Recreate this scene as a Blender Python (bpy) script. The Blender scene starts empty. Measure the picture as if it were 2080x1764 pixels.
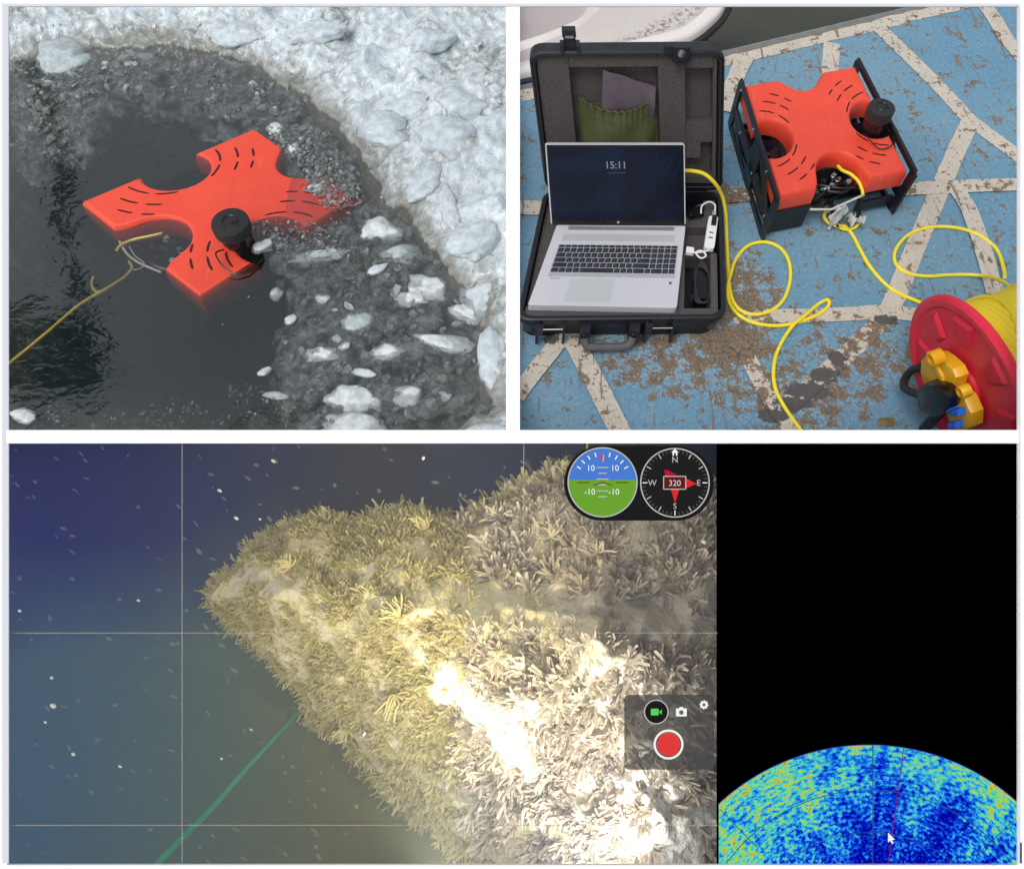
import bpy, bmesh, math, random
import numpy as np
from mathutils import Vector, Matrix
from mathutils.geometry import tessellate_polygon
random.seed(7); rng = np.random.default_rng(7)
S = bpy.context.scene
COL = S.collection
R = math.radians

# ------------------------------------------------------------------ camera
PITCH = R(62); TH = .637
F = np.array([0, math.cos(PITCH), -math.sin(PITCH)]); U = np.array([0, math.sin(PITCH), math.cos(PITCH)]); RT = np.array([1., 0, 0])
HC = 1.85 * math.sin(PITCH); CAM = np.array([0, 0, HC])
cd = bpy.data.cameras.new('camera'); cam = bpy.data.objects.new('camera', cd); COL.objects.link(cam)
cam.location = CAM; cam.rotation_euler = (R(90) - PITCH, 0, 0)
cd.sensor_fit = 'HORIZONTAL'; cd.angle = 2 * math.atan(TH); cd.clip_start = .02; cd.clip_end = 3000
S.camera = cam

# ------------------------------------------------------------------ world, sun, exposure
SUN_EL, SUN_AZ = 60, 222      # azimuth clockwise from north (+Y)
w = bpy.data.worlds.new('World'); S.world = w; w.use_nodes = True
nt = w.node_tree; nt.nodes.clear()
sky = nt.nodes.new('ShaderNodeTexSky'); sky.sky_type = 'NISHITA'; sky.sun_disc = False
sky.sun_elevation = R(SUN_EL); sky.sun_rotation = R(SUN_AZ); sky.dust_density = 4; sky.air_density = 1.0; sky.ozone_density = 1
hs = nt.nodes.new('ShaderNodeHueSaturation'); hs.inputs['Saturation'].default_value = .22
bg = nt.nodes.new('ShaderNodeBackground'); bg.inputs[1].default_value = .14
wo = nt.nodes.new('ShaderNodeOutputWorld')
nt.links.new(sky.outputs[0], hs.inputs['Color']); nt.links.new(hs.outputs[0], bg.inputs[0]); nt.links.new(bg.outputs[0], wo.inputs[0])
sl = bpy.data.lights.new('sun', 'SUN'); sl.energy = 1.0; sl.angle = R(25); sl.color = (1, .97, .93)
so = bpy.data.objects.new('sun', sl); COL.objects.link(so)
az = R(SUN_AZ); el = R(SUN_EL)
sd = Vector((math.sin(az) * math.cos(el), math.cos(az) * math.cos(el), math.sin(el)))
so.rotation_euler = sd.to_track_quat('Z', 'Y').to_euler(); so.location = (0, 0, 5)
S.view_settings.view_transform = 'Standard'; S.view_settings.look = 'None'
S.view_settings.exposure = 0.0; S.view_settings.gamma = 1; S.view_settings.use_curve_mapping = False
EXPK = 2 ** -S.view_settings.exposure      # value a screen emits for a wanted picture value
S.render.engine = 'CYCLES'
S.cycles.use_denoising = True
S.cycles.max_bounces = 8; S.cycles.transparent_max_bounces = 16; S.cycles.volume_bounces = 1
S.cycles.volume_step_rate = 1; S.cycles.sample_clamp_indirect = 6

# ------------------------------------------------------------------ helpers
def ray(px, py): return F + RT * ((px - 1040) / 1040 * TH) - U * ((py - 882) / 1040 * TH)
def G(px, py, h=0.):
    d = ray(px, py); return CAM + d * ((h - HC) / d[2])
def K(px, py, Z): return CAM + ray(px, py) * Z
def PX(Z): return Z * TH / 1040            # metres per picture unit at depth Z
ZF = 1.40                                   # depth of the white frame

class Mat:
    def __init__(s, name):
        s.m = bpy.data.materials.new(name); s.m.use_nodes = True; s.t = s.m.node_tree
        s.b = s.t.nodes['Principled BSDF']; s.o = s.t.nodes['Material Output']; s._c = None
    def n(s, typ, **k):
        nd = s.t.nodes.new(typ)
        for a, v in k.items():
            if a.startswith('i_'):
                nd.inputs[a[2:].replace('_', ' ')].default_value = v
            else: setattr(nd, a, v)
        return nd
    def l(s, a, b): s.t.links.new(a, b)
    def co(s):
        if not s._c: s._c = s.n('ShaderNodeNewGeometry').outputs['Position']
        return s._c
    def noise(s, scale, detail=4, rough=.55, vec=None, dist=0, out='Fac'):
        nd = s.n('ShaderNodeTexNoise'); nd.inputs['Scale'].default_value = scale; nd.inputs['Detail'].default_value = detail
        nd.inputs['Roughness'].default_value = rough; nd.inputs['Distortion'].default_value = dist
        s.l(vec or s.co(), nd.inputs['Vector']); return nd.outputs[out]
    def ramp(s, fac, stops, interp='LINEAR'):
        nd = s.n('ShaderNodeValToRGB'); r = nd.color_ramp; r.interpolation = interp
        while len(r.elements) < len(stops): r.elements.new(.5)
        for e, (p, c) in zip(r.elements, stops):
            e.position = p; e.color = (*c, 1) if hasattr(c, '__len__') else (c, c, c, 1)
        s.l(fac, nd.inputs[0]); return nd.outputs[0]
    def mix(s, fac, a, b, blend='MIX'):
        nd = s.n('ShaderNodeMix', data_type='RGBA', blend_type=blend)
        for i, v in ((0, fac), (6, a), (7, b)):
            if isinstance(v, (int, float)): nd.inputs[i].default_value = v if i == 0 else (v, v, v, 1)
            elif isinstance(v, tuple): nd.inputs[i].default_value = (*v, 1)
            else: s.l(v, nd.inputs[i])
        return nd.outputs[2]
    def math(s, op, a, b=0., clamp=False):
        nd = s.n('ShaderNodeMath', operation=op, use_clamp=clamp)
        for i, v in ((0, a), (1, b)):
            if isinstance(v, (int, float)): nd.inputs[i].default_value = v
            else: s.l(v, nd.inputs[i])
        return nd.outputs[0]
    def bump(s, h, strength=.5, dist=.01):
        nd = s.n('ShaderNodeBump'); nd.inputs['Strength'].default_value = strength; nd.inputs['Distance'].default_value = dist
        s.l(h, nd.inputs['Height']); s.l(nd.outputs[0], s.b.inputs['Normal']); return nd.outputs[0]
    def set(s, **k):
        for a, v in k.items():
            i = s.b.inputs[a.replace('_', ' ')]
            if isinstance(v, tuple): i.default_value = (*v, 1)
            elif isinstance(v, (int, float)): i.default_value = v
            else: s.l(v, i)
        return s

def plain(name, col, rough=.5, metal=0., var=.12, scale=60, bump=0., spec=.5):
    m = Mat(name); n = m.noise(scale, 4)
    c = m.mix(n, tuple(x * (1 - var) for x in col), tuple(min(1, x * (1 + var)) for x in col))
    m.set(Base_Color=c, Metallic=metal)
    m.b.inputs['Specular IOR Level'].default_value = spec
    m.set(Roughness=m.ramp(m.noise(scale * .4, 3), [(.3, max(0, rough - .08)), (.7, min(1, rough + .08))]))
    if bump: m.bump(m.noise(scale * 6, 3), bump, .002)
    return m.m
def emis(name, col, k=1.):
    m = Mat(name); m.set(Base_Color=(0., 0., 0.), Roughness=.6); m.b.inputs['Specular IOR Level'].default_value = 0.
    m.b.inputs['Emission Color'].default_value = (*col, 1); m.b.inputs['Emission Strength'].default_value = k * EXPK
    return m.m
def srgb(r, g, b):
    f = lambda c: (c / 255 / 12.92) if c / 255 <= .04045 else ((c / 255 + .055) / 1.055) ** 2.4
    return (f(r), f(g), f(b))

ROOT = {}
def tag(o, label=None, cat=None, group=None, kind=None):
    if label: o['label'] = label
    if cat: o['category'] = cat
    if group: o['group'] = group
    if kind: o['kind'] = kind
    return o
def thing(name, loc, label, cat, group=None):
    o = bpy.data.objects.new(name, None); COL.objects.link(o); o.location = tuple(loc); o.empty_display_size = .05
    ROOT[o.name] = np.array(loc, float); return tag(o, label, cat, group)

class MB:
    def __init__(s): s.v = []; s.f = []; s.mi = []; s.nv = 0
    def add(s, v, f, mi=0):
        v = np.asarray(v, float).reshape(-1, 3)
        s.v.append(v); s.f += [tuple(int(i) + s.nv for i in q) for q in f]; s.mi += [mi] * len(f); s.nv += len(v); return s
    def box(s, x0, x1, y0, y1, z0, z1, mi=0):
        v = [(x, y, z) for z in (z0, z1) for y in (y0, y1) for x in (x0, x1)]
        return s.add(v, [(0, 2, 3, 1), (4, 5, 7, 6), (0, 1, 5, 4), (2, 6, 7, 3), (0, 4, 6, 2), (1, 3, 7, 5)], mi)
    def bbox(s, x0, x1, y0, y1, z0, z1, b, mi=0):     # box with a bevelled top
        p = [(x0, y0), (x1, y0), (x1, y1), (x0, y1)]
        return s.prism(p, z0, z1, b, mi)
    def prism(s, poly, z0, z1, bev=0., mi=0, bevb=0., steps=2, bevh=None):
        bh_ = bev if bevh is None else bevh
        p = np.array(poly, float); n = len(p)
        a = .5 * np.sum(p[:, 0] * np.roll(p[:, 1], -1) - np.roll(p[:, 0], -1) * p[:, 1])
        if a < 0: p = p[::-1].copy()
        e = np.roll(p, -1, 0) - p; e /= np.maximum(np.linalg.norm(e, axis=1, keepdims=True), 1e-9)
        nr = np.stack([e[:, 1], -e[:, 0]], 1); vn = nr + np.roll(nr, 1, 0)
        vn /= np.maximum(np.linalg.norm(vn, axis=1, keepdims=True) ** 2, .6) / 2
        rings = []
        if bevb: rings.append((bevb, z0)); rings.append((0, z0 + bevb))
        else: rings.append((0, z0))
        if bev:
            for k in range(steps + 1):
                t = k / steps * math.pi / 2
                rings.append((bh_ * (1 - math.cos(t)), z1 - bev + bev * math.sin(t)))
        else: rings.append((0, z1))
        if bev and steps > 3: rings.append((bh_ + .012, z1))
        V = []
        for ins, z in rings:
            q = p - vn * ins; V += [(x, y, z) for x, y in q]
        fs = []
        for k in range(len(rings) - 1):
            for i in range(n):
                j = (i + 1) % n; fs.append((k * n + i, k * n + j, (k + 1) * n + j, (k + 1) * n + i))
        o_ = (len(rings) - 1) * n
        if n > 30:
            for base_ in (0, o_):
                fs += [tuple(base_ + i for i in t_) for t_ in tessellate_polygon([[Vector((V[base_ + i][0], V[base_ + i][1], 0)) for i in range(n)]])]
        else:
            fs.append(tuple(range(n))[::-1]); fs.append(tuple(o_ + i for i in range(n)))
        return s.add(V, fs, mi)
    def tube(s, pts, r, n=8, closed=False, mi=0, caps=True):
        P = np.array(pts, float); m = len(P)
        rr = np.full(m, r, float) if np.isscalar(r) else np.array(r, float)
        T = np.gradient(P, axis=0)
        if closed: T = np.roll(P, -1, 0) - np.roll(P, 1, 0)
        T /= np.maximum(np.linalg.norm(T, axis=1, keepdims=True), 1e-9)
        a = np.array([0, 0, 1.]) if abs(T[0][2]) < .9 else np.array([1., 0, 0])
        V = []
        for i in range(m):
            a = a - T[i] * (a @ T[i]); a /= max(np.linalg.norm(a), 1e-9); b = np.cross(T[i], a)
            for k in range(n):
                t = 2 * math.pi * k / n; V.append(P[i] + rr[i] * (a * math.cos(t) + b * math.sin(t)))
        fs = []
        for i in range(m if closed else m - 1):
            j = (i + 1) % m
            for k in range(n):
                l = (k + 1) % n; fs.append((i * n + k, i * n + l, j * n + l, j * n + k))
        if caps and not closed: fs.append(tuple(range(n))[::-1]); fs.append(tuple((m - 1) * n + k for k in range(n)))
        return s.add(V, fs, mi)
    def lathe(s, prof, c, axis=(0, 0, 1), n=40, mi=0, e1=None, arc=2 * math.pi):
        ax = np.array(axis, float); ax /= np.linalg.norm(ax)
        if e1 is None: e1 = np.cross(ax, [0, 0, 1.]) if abs(ax[2]) < .9 else np.array([1., 0, 0])
        e1 = np.array(e1, float); e1 /= np.linalg.norm(e1); e2 = np.cross(ax, e1); c = np.array(c, float)
        V = []
        for r_, h in prof:
            for k in range(n):
                t = arc * k / n; V.append(c + ax * h + max(r_, 1e-5) * (e1 * math.cos(t) + e2 * math.sin(t)))
        fs = []
        for i in range(len(prof) - 1):
            for k in range(n):
                l = (k + 1) % n; fs.append((i * n + k, i * n + l, (i + 1) * n + l, (i + 1) * n + k))
        return s.add(V, fs, mi)
    def grid(s, P, mi=0):      # P: (a, b, 3)
        a, b = P.shape[:2]; idx = np.arange(a * b).reshape(a, b)
        q = np.stack([idx[:-1, :-1], idx[:-1, 1:], idx[1:, 1:], idx[1:, :-1]], -1).reshape(-1, 4)
        return s.add(P.reshape(-1, 3), q, mi)
    def build(s, name, mats, parent=None, xf=None, smooth=False, loc=None, ang=35):
        V = np.concatenate(s.v)
        if xf is not None: V = np.array([xf(*p) for p in V])
        top = parent
        while top is not None and top.parent is not None: top = top.parent
        o0 = ROOT[top.name] if top is not None and top.name in ROOT else (np.array(loc, float) if loc is not None else np.zeros(3))
        V = V - o0
        me = bpy.data.meshes.new(name); me.from_pydata(V.tolist(), [], s.f)
        for m in (mats if isinstance(mats, (list, tuple)) else [mats]): me.materials.append(m)
        if max(s.mi or [0]) > 0: me.polygons.foreach_set('material_index', s.mi)
        bm = bmesh.new(); bm.from_mesh(me); bmesh.ops.recalc_face_normals(bm, faces=bm.faces); bm.to_mesh(me); bm.free()
        if smooth:
            me.polygons.foreach_set('use_smooth', [True] * len(me.polygons)); me.set_sharp_from_angle(angle=R(ang))
        o = bpy.data.objects.new(name, me); COL.objects.link(o)
        if parent is not None: o.parent = parent
        elif loc is not None: o.location = tuple(loc); ROOT[o.name] = np.array(loc, float)
        else: ROOT[o.name] = np.zeros(3)
        return o

def spline(pts, n=8, closed=False):
    P = np.array(pts, float); m = len(P); out = []
    for i in range(m if closed else m - 1):
        if closed: p0, p1, p2, p3 = P[(i - 1) % m], P[i], P[(i + 1) % m], P[(i + 2) % m]
        else: p0, p1, p2, p3 = P[max(i - 1, 0)], P[i], P[i + 1], P[min(i + 2, m - 1)]
        for k in range(n):
            t = k / n; out.append(.5 * ((2 * p1) + (-p0 + p2) * t + (2 * p0 - 5 * p1 + 4 * p2 - p3) * t * t + (-p0 + 3 * p1 - 3 * p2 + p3) * t ** 3))
    if not closed: out.append(P[-1])
    return np.array(out)
def rrect(x0, x1, y0, y1, r, n=5):
    o = []
    for cx, cy, a in ((x1 - r, y1 - r, 0), (x0 + r, y1 - r, 90), (x0 + r, y0 + r, 180), (x1 - r, y0 + r, 270)):
        for k in range(n + 1):
            t = R(a + 90 * k / n); o.append((cx + r * math.cos(t), cy + r * math.sin(t)))
    return o
def bil(c, u, v):      # c = front-left, front-right, rear-right, rear-left ; u, v in 0..1
    c = [np.array(x, float) for x in c]
    return c[0] * (1 - u) * (1 - v) + c[1] * u * (1 - v) + c[2] * u * v + c[3] * (1 - u) * v
def patch(c):          # local (u, v, w): w metres along the patch normal
    n = np.cross(np.array(c[1]) - c[0], np.array(c[3]) - c[0]); n /= np.linalg.norm(n)
    return lambda u, v, w=0.: bil(c, u, v) + n * w

# numpy noise
def _h(ix, iy, s):
    a = np.sin(ix * 127.1 + iy * 311.7 + s * 74.7) * 43758.5453; return a - np.floor(a)
def vnoise(x, y, s=0):
    ix = np.floor(x); iy = np.floor(y); fx = x - ix; fy = y - iy; fx = fx * fx * (3 - 2 * fx); fy = fy * fy * (3 - 2 * fy)
    return (_h(ix, iy, s) * (1 - fx) + _h(ix + 1, iy, s) * fx) * (1 - fy) + (_h(ix, iy + 1, s) * (1 - fx) + _h(ix + 1, iy + 1, s) * fx) * fy
def fbm(x, y, s=0, o=4, g=.5):
    a = 1; t = 0; n = 0
    for k in range(o): t = t + a * vnoise(x * 2 ** k, y * 2 ** k, s + k * 13); n += a; a *= g
    return t / n
def worley(x, y, s=0):
    ix = np.floor(x); iy = np.floor(y); best = np.full(x.shape, 9.); cid = np.zeros(x.shape)
    for dx in (-1, 0, 1):
        for dy in (-1, 0, 1):
            cx = ix + dx; cy = iy + dy; d = np.hypot(cx + _h(cx, cy, s) - x, cy + _h(cx, cy, s + 5) - y)
            m = d < best; best = np.where(m, d, best); cid = np.where(m, _h(cx, cy, s + 9), cid)
    return best, cid
def sdist(x, y, poly):      # signed distance to polygon (positive inside)
    p = np.array(poly, float); n = len(p); D = np.full(x.shape, 1e9); ins = np.zeros(x.shape, bool)
    for i in range(n):
        a = p[i]; b = p[(i + 1) % n]; e = b - a; L = e @ e
        t = np.clip(((x - a[0]) * e[0] + (y - a[1]) * e[1]) / L, 0, 1)
        D = np.minimum(D, np.hypot(x - a[0] - t * e[0], y - a[1] - t * e[1]))
        c = ((a[1] > y) != (b[1] > y)) & (x < (b[0] - a[0]) * (y - a[1]) / (b[1] - a[1] + 1e-12) + a[0]); ins ^= c
    return np.where(ins, D, -D)

# ------------------------------------------------------------------ shared materials
M_white = plain('white_paint', (.95, .95, .95), .7, var=.01, scale=12, spec=.1)
M_lav = plain('pale_lavender_trim', (.62, .64, .70), .7, var=.01, scale=12, spec=.1)
M_black = plain('black_plastic', (.012, .013, .016), .42, var=.3, scale=80, bump=.05)
M_blackgl = plain('black_gloss', (.008, .008, .01), .22, var=.2)
M_rubber = plain('black_rubber', (.02, .021, .024), .6, var=.25, scale=120, bump=.1)
M_steel = plain('brushed_steel', (.55, .55, .56), .3, 1, .1)
M_dark = plain('dark_interior', (.004, .004, .005), .8)
m = Mat('orange_float'); n = m.noise(9, 4)
m.set(Base_Color=m.mix(n, (.84, .085, .045), (.88, .125, .07)), Roughness=m.ramp(m.noise(30, 4), [(.3, .36), (.7, .5)])); drop = m.ramp(m.noise(240, 2, .4), [(.62, 0.), (.70, 1.)]); m.bump(m.math('ADD', m.noise(25, 3), m.math('MULTIPLY', drop, .35)), .14, .004)
scf = m.n('ShaderNodeMapping'); m.l(m.co(), scf.inputs[0]); scf.inputs['Rotation'].default_value = (0, 0, .7); scf.inputs['Scale'].default_value = (120, 9, 30)
sf = m.ramp(m.noise(1., 3, .6, scf.outputs[0], .3), [(.66, 0.), (.70, .35)])
m.set(Base_Color=m.mix(sf, m.mix(m.ramp(m.noise(14, 5, .7), [(.4, 0.), (.7, .3)]), m.mix(n, (.86, .062, .030), (.92, .095, .046)), (.66, .05, .03)), (.90, .26, .18)))
m.b.inputs['Coat Weight'].default_value = .3; m.b.inputs['Coat Roughness'].default_value = .42
M_orange = m.m
M_slot = plain('slot_shadow', (.07, .006, .004), .8)
M_yel = plain('yellow_cable_jacket', (.93, .77, .035), .42, var=.05, scale=200, bump=.1)
M_oldyel = plain('submerged_yellow_jacket', (.62, .50, .10), .5, var=.25, scale=60)
M_string = plain('white_string', (.62, .60, .55), .8, var=.2, scale=200, bump=.3)
M_tape = plain('clear_tape', (.55, .55, .56), .3, var=.4, scale=90, bump=.5)

# ================================================================== SETTING
# ---- white display frame (mullion, transom, rails) and the boards behind it
def cab(x0, x1, y0, y1, z0, z1):      # box in cabinet axes, y up in picture
    v = [CAM + RT * x + U * y + F * z for z in (z0, z1) for y in (y0, y1) for x in (x0, x1)]
    return MB().add(v, [(0, 2, 3, 1), (4, 5, 7, 6), (0, 1, 5, 4), (2, 6, 7, 3), (0, 4, 6, 2), (1, 3, 7, 5)])
def cx(px, Z): return (px - 1040) * PX(Z)
def cy(py, Z): return (882 - py) * PX(Z)
fr = thing('display_frame', K(1042, 886, ZF), 'white painted display frame whose bars divide the three openings', 'frame')
Z1 = ZF + .005
x_l, x_r, y_t, y_b = cx(18, Z1), cx(2065, Z1), cy(14, Z1), cy(1753, Z1)
cab(x_l - .06, x_l, y_b - .05, y_t + .05, ZF, Z1).build('stile', M_white, fr)
cab(x_r, x_r + .06, y_b - .05, y_t + .05, ZF, Z1).build('stile', M_white, fr)
cab(x_l, x_r, y_t, y_t + .05, ZF, Z1).build('rail', M_white, fr)
cab(x_l, x_r, y_b - .05, y_b, ZF, Z1).build('rail', M_white, fr)
cab(cx(1028, ZF), cx(1056, ZF), cy(900, ZF) + .0001, y_t, ZF, Z1).build('mullion', M_white, fr)
cab(x_l, x_r, cy(900, ZF), cy(873, ZF), ZF - .0015, Z1 + .0015).build('transom', M_white, fr)
tz = ZF - .001
cab(cx(4, tz), cx(17.5, tz), cy(1752, tz), cy(7.5, tz), tz, ZF + .001).build('trim_strip', M_lav, fr)
cab(cx(17.5, tz) + .0002, cx(2071, tz), cy(13.5, tz), cy(7.5, tz), tz, ZF + .001).build('trim_strip', M_lav, fr)
cab(cx(2070, tz), cx(2073, tz), cy(1752, tz), cy(13.5, tz) - .0002, tz, ZF + .001).build('trim_strip', M_lav, fr)
cab(cx(2072, tz) , cx(2075, tz), cy(1752, tz), cy(1710, tz), tz-.001, ZF ).build('black_clip', M_black, fr)
# board behind the mullion (in the plane x = 0), and board behind the transom
bd = MB(); y0 = .86
bd.add([(x, y, z) for x in (-.0005, .0035) for (y, z) in ((.80, .16), (.872, -.012), (1.15, -.5), (3.2, -.5), (3.2, .06), (1.0, .06))],
       [(0, 1, 2, 3, 4, 5), (11, 10, 9, 8, 7, 6)] + [(i, (i + 1) % 6, 6 + (i + 1) % 6, 6 + i) for i in range(6)])
bd.build('partition_board', M_white, fr)
cab(-1.6, cx(1462, 1.9), -.004, .0, Z1 + .002, 2.75).build('shelf_board', M_white, fr)

# ================================================================== LEFT: ICE HOLE
# water polygon (picture units on the ground)
shore = [(-80, 150), (18, 128), (60, 118), (110, 104), (160, 106), (215, 98), (270, 93), (330, 94), (385, 102), (440, 106), (500, 128), (545, 150), (590, 182), (625, 196), (655, 226),
         (690, 255), (715, 290), (735, 330), (752, 352), (772, 395), (800, 420), (848, 462), (880, 500), (905, 540), (935, 572), (962, 588), (978, 612), (974, 655), (977, 690), (966, 740), (975, 772),
         (992, 800), (1010, 826), (1000, 846), (960, 852), (938, 868), (920, 900), (-80, 900)]
shoreW = [tuple(G(*p)[:2]) for p in shore]
NXI, NYI = 470, 420
gy = np.linspace(0, 1, NYI)
yy = .872 + (gy ** 1.15) * 2.0
X, Y = np.meshgrid(np.linspace(-2.15, -.0015, NXI), yy)
wob = (fbm(X * 14, Y * 14, 3, 4) - .5) * .05 + (fbm(X * 50, Y * 50, 31, 3) - .5) * .02
d = -sdist(X, Y, shoreW) + wob
di = np.maximum(d, 0); do = np.maximum(-d, 0)
wx = X + (fbm(X * 9, Y * 9, 41, 3) - .5) * .12; wy = Y + (fbm(X * 9, Y * 9, 47, 3) - .5) * .12
w1, c1 = worley(wx * 7, wy * 7, 2); w2, c2 = worley(wx * 17, wy * 17, 8); w3, c3 = worley(wx * 42, wy * 42, 12)
grow = 1 - np.exp(-di / .16); g2 = 1 - np.exp(-di / .045)
zi = .004 + .085 * grow + grow * (.075 * (fbm(X * 4.5, Y * 4.5, 21, 3) - .45) + .070 * (.55 - w1) * c1 * 1.4) \
     + g2 * (.030 * (.5 - w2) * (.2 + c2) + .008 * (.5 - w3) * (.1 + c3) + .012 * (fbm(X * 40, Y * 40, 5, 4, .5) - .5))
zo = -.004 - do * .75 - .02 * (fbm(X * 20, Y * 20, 9, 3) - .5) * np.minimum(do / .05, 1)
Zt = np.where(d > 0, zi, np.maximum(zo, -.46))
# keep clear of the boards
P = np.stack([X, Y, Zt], -1)
# front rim follows the shelf plane downwards
m = Mat('ice_and_snow')
n1 = m.noise(7, 5); n2 = m.noise(38, 6, .65); n3 = m.noise(160, 3)
base = m.ramp(n1, [(.34, (.31, .345, .335)), (.46, (.49, .555, .58)), (.60, (.65, .74, .79))])
base = m.mix(m.ramp(n2, [(.45, 0.), (.62, .8)]), base, (.79, .88, .93))
sep = m.n('ShaderNodeSeparateXYZ'); m.l(m.co(), sep.inputs[0])
wet = m.ramp(m.math('ADD', sep.outputs[2], m.math('MULTIPLY', n2, .05)), [(.0, 1.), (.035, .85), (.07, 0.)])
base = m.mix(wet, base, (.20, .20, .165))          # dirty, waterlogged ice at the rim
m.set(Base_Color=base, Roughness=m.ramp(n2, [(.35, .16), (.6, .5)])); m.bump(m.math('ADD', n2, m.math('MULTIPLY', n3, .5)), .6, .014)
m.b.inputs['Subsurface Weight'].default_value = .75; m.b.inputs['Subsurface Radius'].default_value = (.5, .8, 1.); m.b.inputs['Subsurface Scale'].default_value = .05
m.b.inputs['Coat Weight'].default_value = .5; m.b.inputs['Coat Roughness'].default_value = .12
M_ice = m.m
ic = MB(); ic.grid(P)
o = ic.build('ice_shelf', M_ice, smooth=True, ang=180); tag(o, 'grey white rough ice and snow around the dark water hole', kind='structure')

# water with murk: closed body, front face on the shelf plane
m = Mat('lake_water'); t = m.t
tr = m.n('ShaderNodeBsdfTransparent'); gl = m.n('ShaderNodeBsdfGlossy'); gl.inputs['Roughness'].default_value = .0
ms = m.n('ShaderNodeMixShader'); fz = m.n('ShaderNodeFresnel'); fz.inputs['IOR'].default_value = 1.5
rip = m.n('ShaderNodeBump'); rip.inputs['Strength'].default_value = .6; rip.inputs['Distance'].default_value = .0022
mp = m.n('ShaderNodeMapping'); m.l(m.co(), mp.inputs[0]); mp.inputs['Scale'].default_value = (1, 1.6, 1)
rn = m.noise(9, 3, .5, mp.outputs[0], .6); m.l(m.math('ADD', rn, m.math('MULTIPLY', m.noise(34, 2, .5, mp.outputs[0], .8), .22)), rip.inputs['Height'])
m.l(rip.outputs[0], gl.inputs['Normal']); m.l(rip.outputs[0], fz.inputs['Normal'])
m.l(m.math('MULTIPLY', fz.outputs[0], 3.0, True), ms.inputs[0]); m.l(tr.outputs[0], ms.inputs[1]); m.l(gl.outputs[0], ms.inputs[2]); m.l(ms.outputs[0], m.o.inputs['Surface'])
va = m.n('ShaderNodeVolumePrincipled'); va.inputs['Color'].default_value = (.045, .075, .085, 1); va.inputs['Density'].default_value = 11; va.inputs['Absorption Color'].default_value = (.25, .33, .35, 1)
m.l(va.outputs[0], m.o.inputs['Volume']); M_water = m.m
wb = MB(); yb = .868
prof = [(yb, 0), (3.0, 0), (3.0, -.44), (yb + .44 * .469 / .883, -.44)]
wb.add([(x, y, z) for x in (-2.2, -.0012) for y, z in prof], [(0, 1, 2, 3), (7, 6, 5, 4), (0, 4, 5, 1), (1, 5, 6, 2), (2, 6, 7, 3), (3, 7, 4, 0)])
tag(wb.build('lake_water', M_water), kind='structure')
bb = MB(); bb.box(-2.2, -.0012, 1.12, 3.0, -.47, -.45)
tag(bb.build('lake_bed', plain('dark_mud', (.02, .022, .02), .9)), kind='structure')

# ---- lumps of ice
def lump(c, sx, sy, sz, seed, rot=0., sub=3, mat=None, name='ice_block', label='', cat='ice', group=None, sharp=.35, tilt=(0, 0), sink=.35):
    bm = bmesh.new(); bmesh.ops.create_icosphere(bm, subdivisions=sub, radius=1)
    rs = np.random.default_rng(seed)
    pl = rs.normal(size=(9, 3)); pl /= np.linalg.norm(pl, axis=1, keepdims=True); off = .55 + .35 * rs.random(9)
    for v in bm.verts:
        p = np.array(v.co)
        for k in range(9):
            s_ = p @ pl[k]
            if s_ > off[k]: p = p - pl[k] * (s_ - off[k]) * (.45 + sharp)
        nn = fbm(np.array([p[0] * 2.3 + seed]), np.array([p[1] * 2.3 + p[2] * 1.7]), seed % 50, 3)[0] - .5
        n5 = fbm(np.array([p[0] * 7 + seed]), np.array([p[1] * 7 + p[2] * 6]), seed % 37, 2)[0] - .5
        p = p * (1 + .45 * nn + .14 * n5)
        v.co = (p[0] * sx, p[1] * sy, p[2] * sz)
    bm.transform(Matrix.Rotation(rot, 4, 'Z') @ Matrix.Rotation(tilt[0], 4, 'X') @ Matrix.Rotation(tilt[1], 4, 'Y'))
    me = bpy.data.meshes.new(name); bm.to_mesh(me); bm.free(); me.materials.append(mat or M_floe)
    me.polygons.foreach_set('use_smooth', [True] * len(me.polygons)); me.set_sharp_from_angle(angle=R(80))
    o = bpy.data.objects.new(name, me); COL.objects.link(o); o.location = (c[0], c[1], c[2] + sz * (1 - 2 * sink)); tag(o, label, cat, group); return o
def icemat(name, a, b, ss=.2):
    m = Mat(name); n2 = m.noise(45, 6, .65)
    m.set(Base_Color=m.mix(m.ramp(n2, [(.35, 0.), (.65, 1.)]), a, b), Roughness=m.ramp(m.noise(60, 4), [(.35, .2), (.65, .55)]))
    m.bump(m.math('ADD', n2, m.math('MULTIPLY', m.noise(170, 3), .5)), .5, .008)
    m.b.inputs['Subsurface Weight'].default_value = ss; m.b.inputs['Subsurface Radius'].default_value = (.6, .8, .9); m.b.inputs['Subsurface Scale'].default_value = .02
    return m.m
M_floe = icemat('floating_ice', (.50, .55, .56), (.80, .86, .89), .4)
M_clear = icemat('clear_ice', (.33, .39, .40), (.56, .63, .66), .7)
M_snowb = icemat('snowy_ice', (.46, .53, .56), (.68, .76, .81), .7)
def zt(x, y):
    j = int(np.clip(np.searchsorted(yy, y), 0, NYI - 1)); i = int(np.clip((x + 2.15) / (2.1485) * (NXI - 1), 0, NXI - 1)); return float(Zt[j, i])
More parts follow.
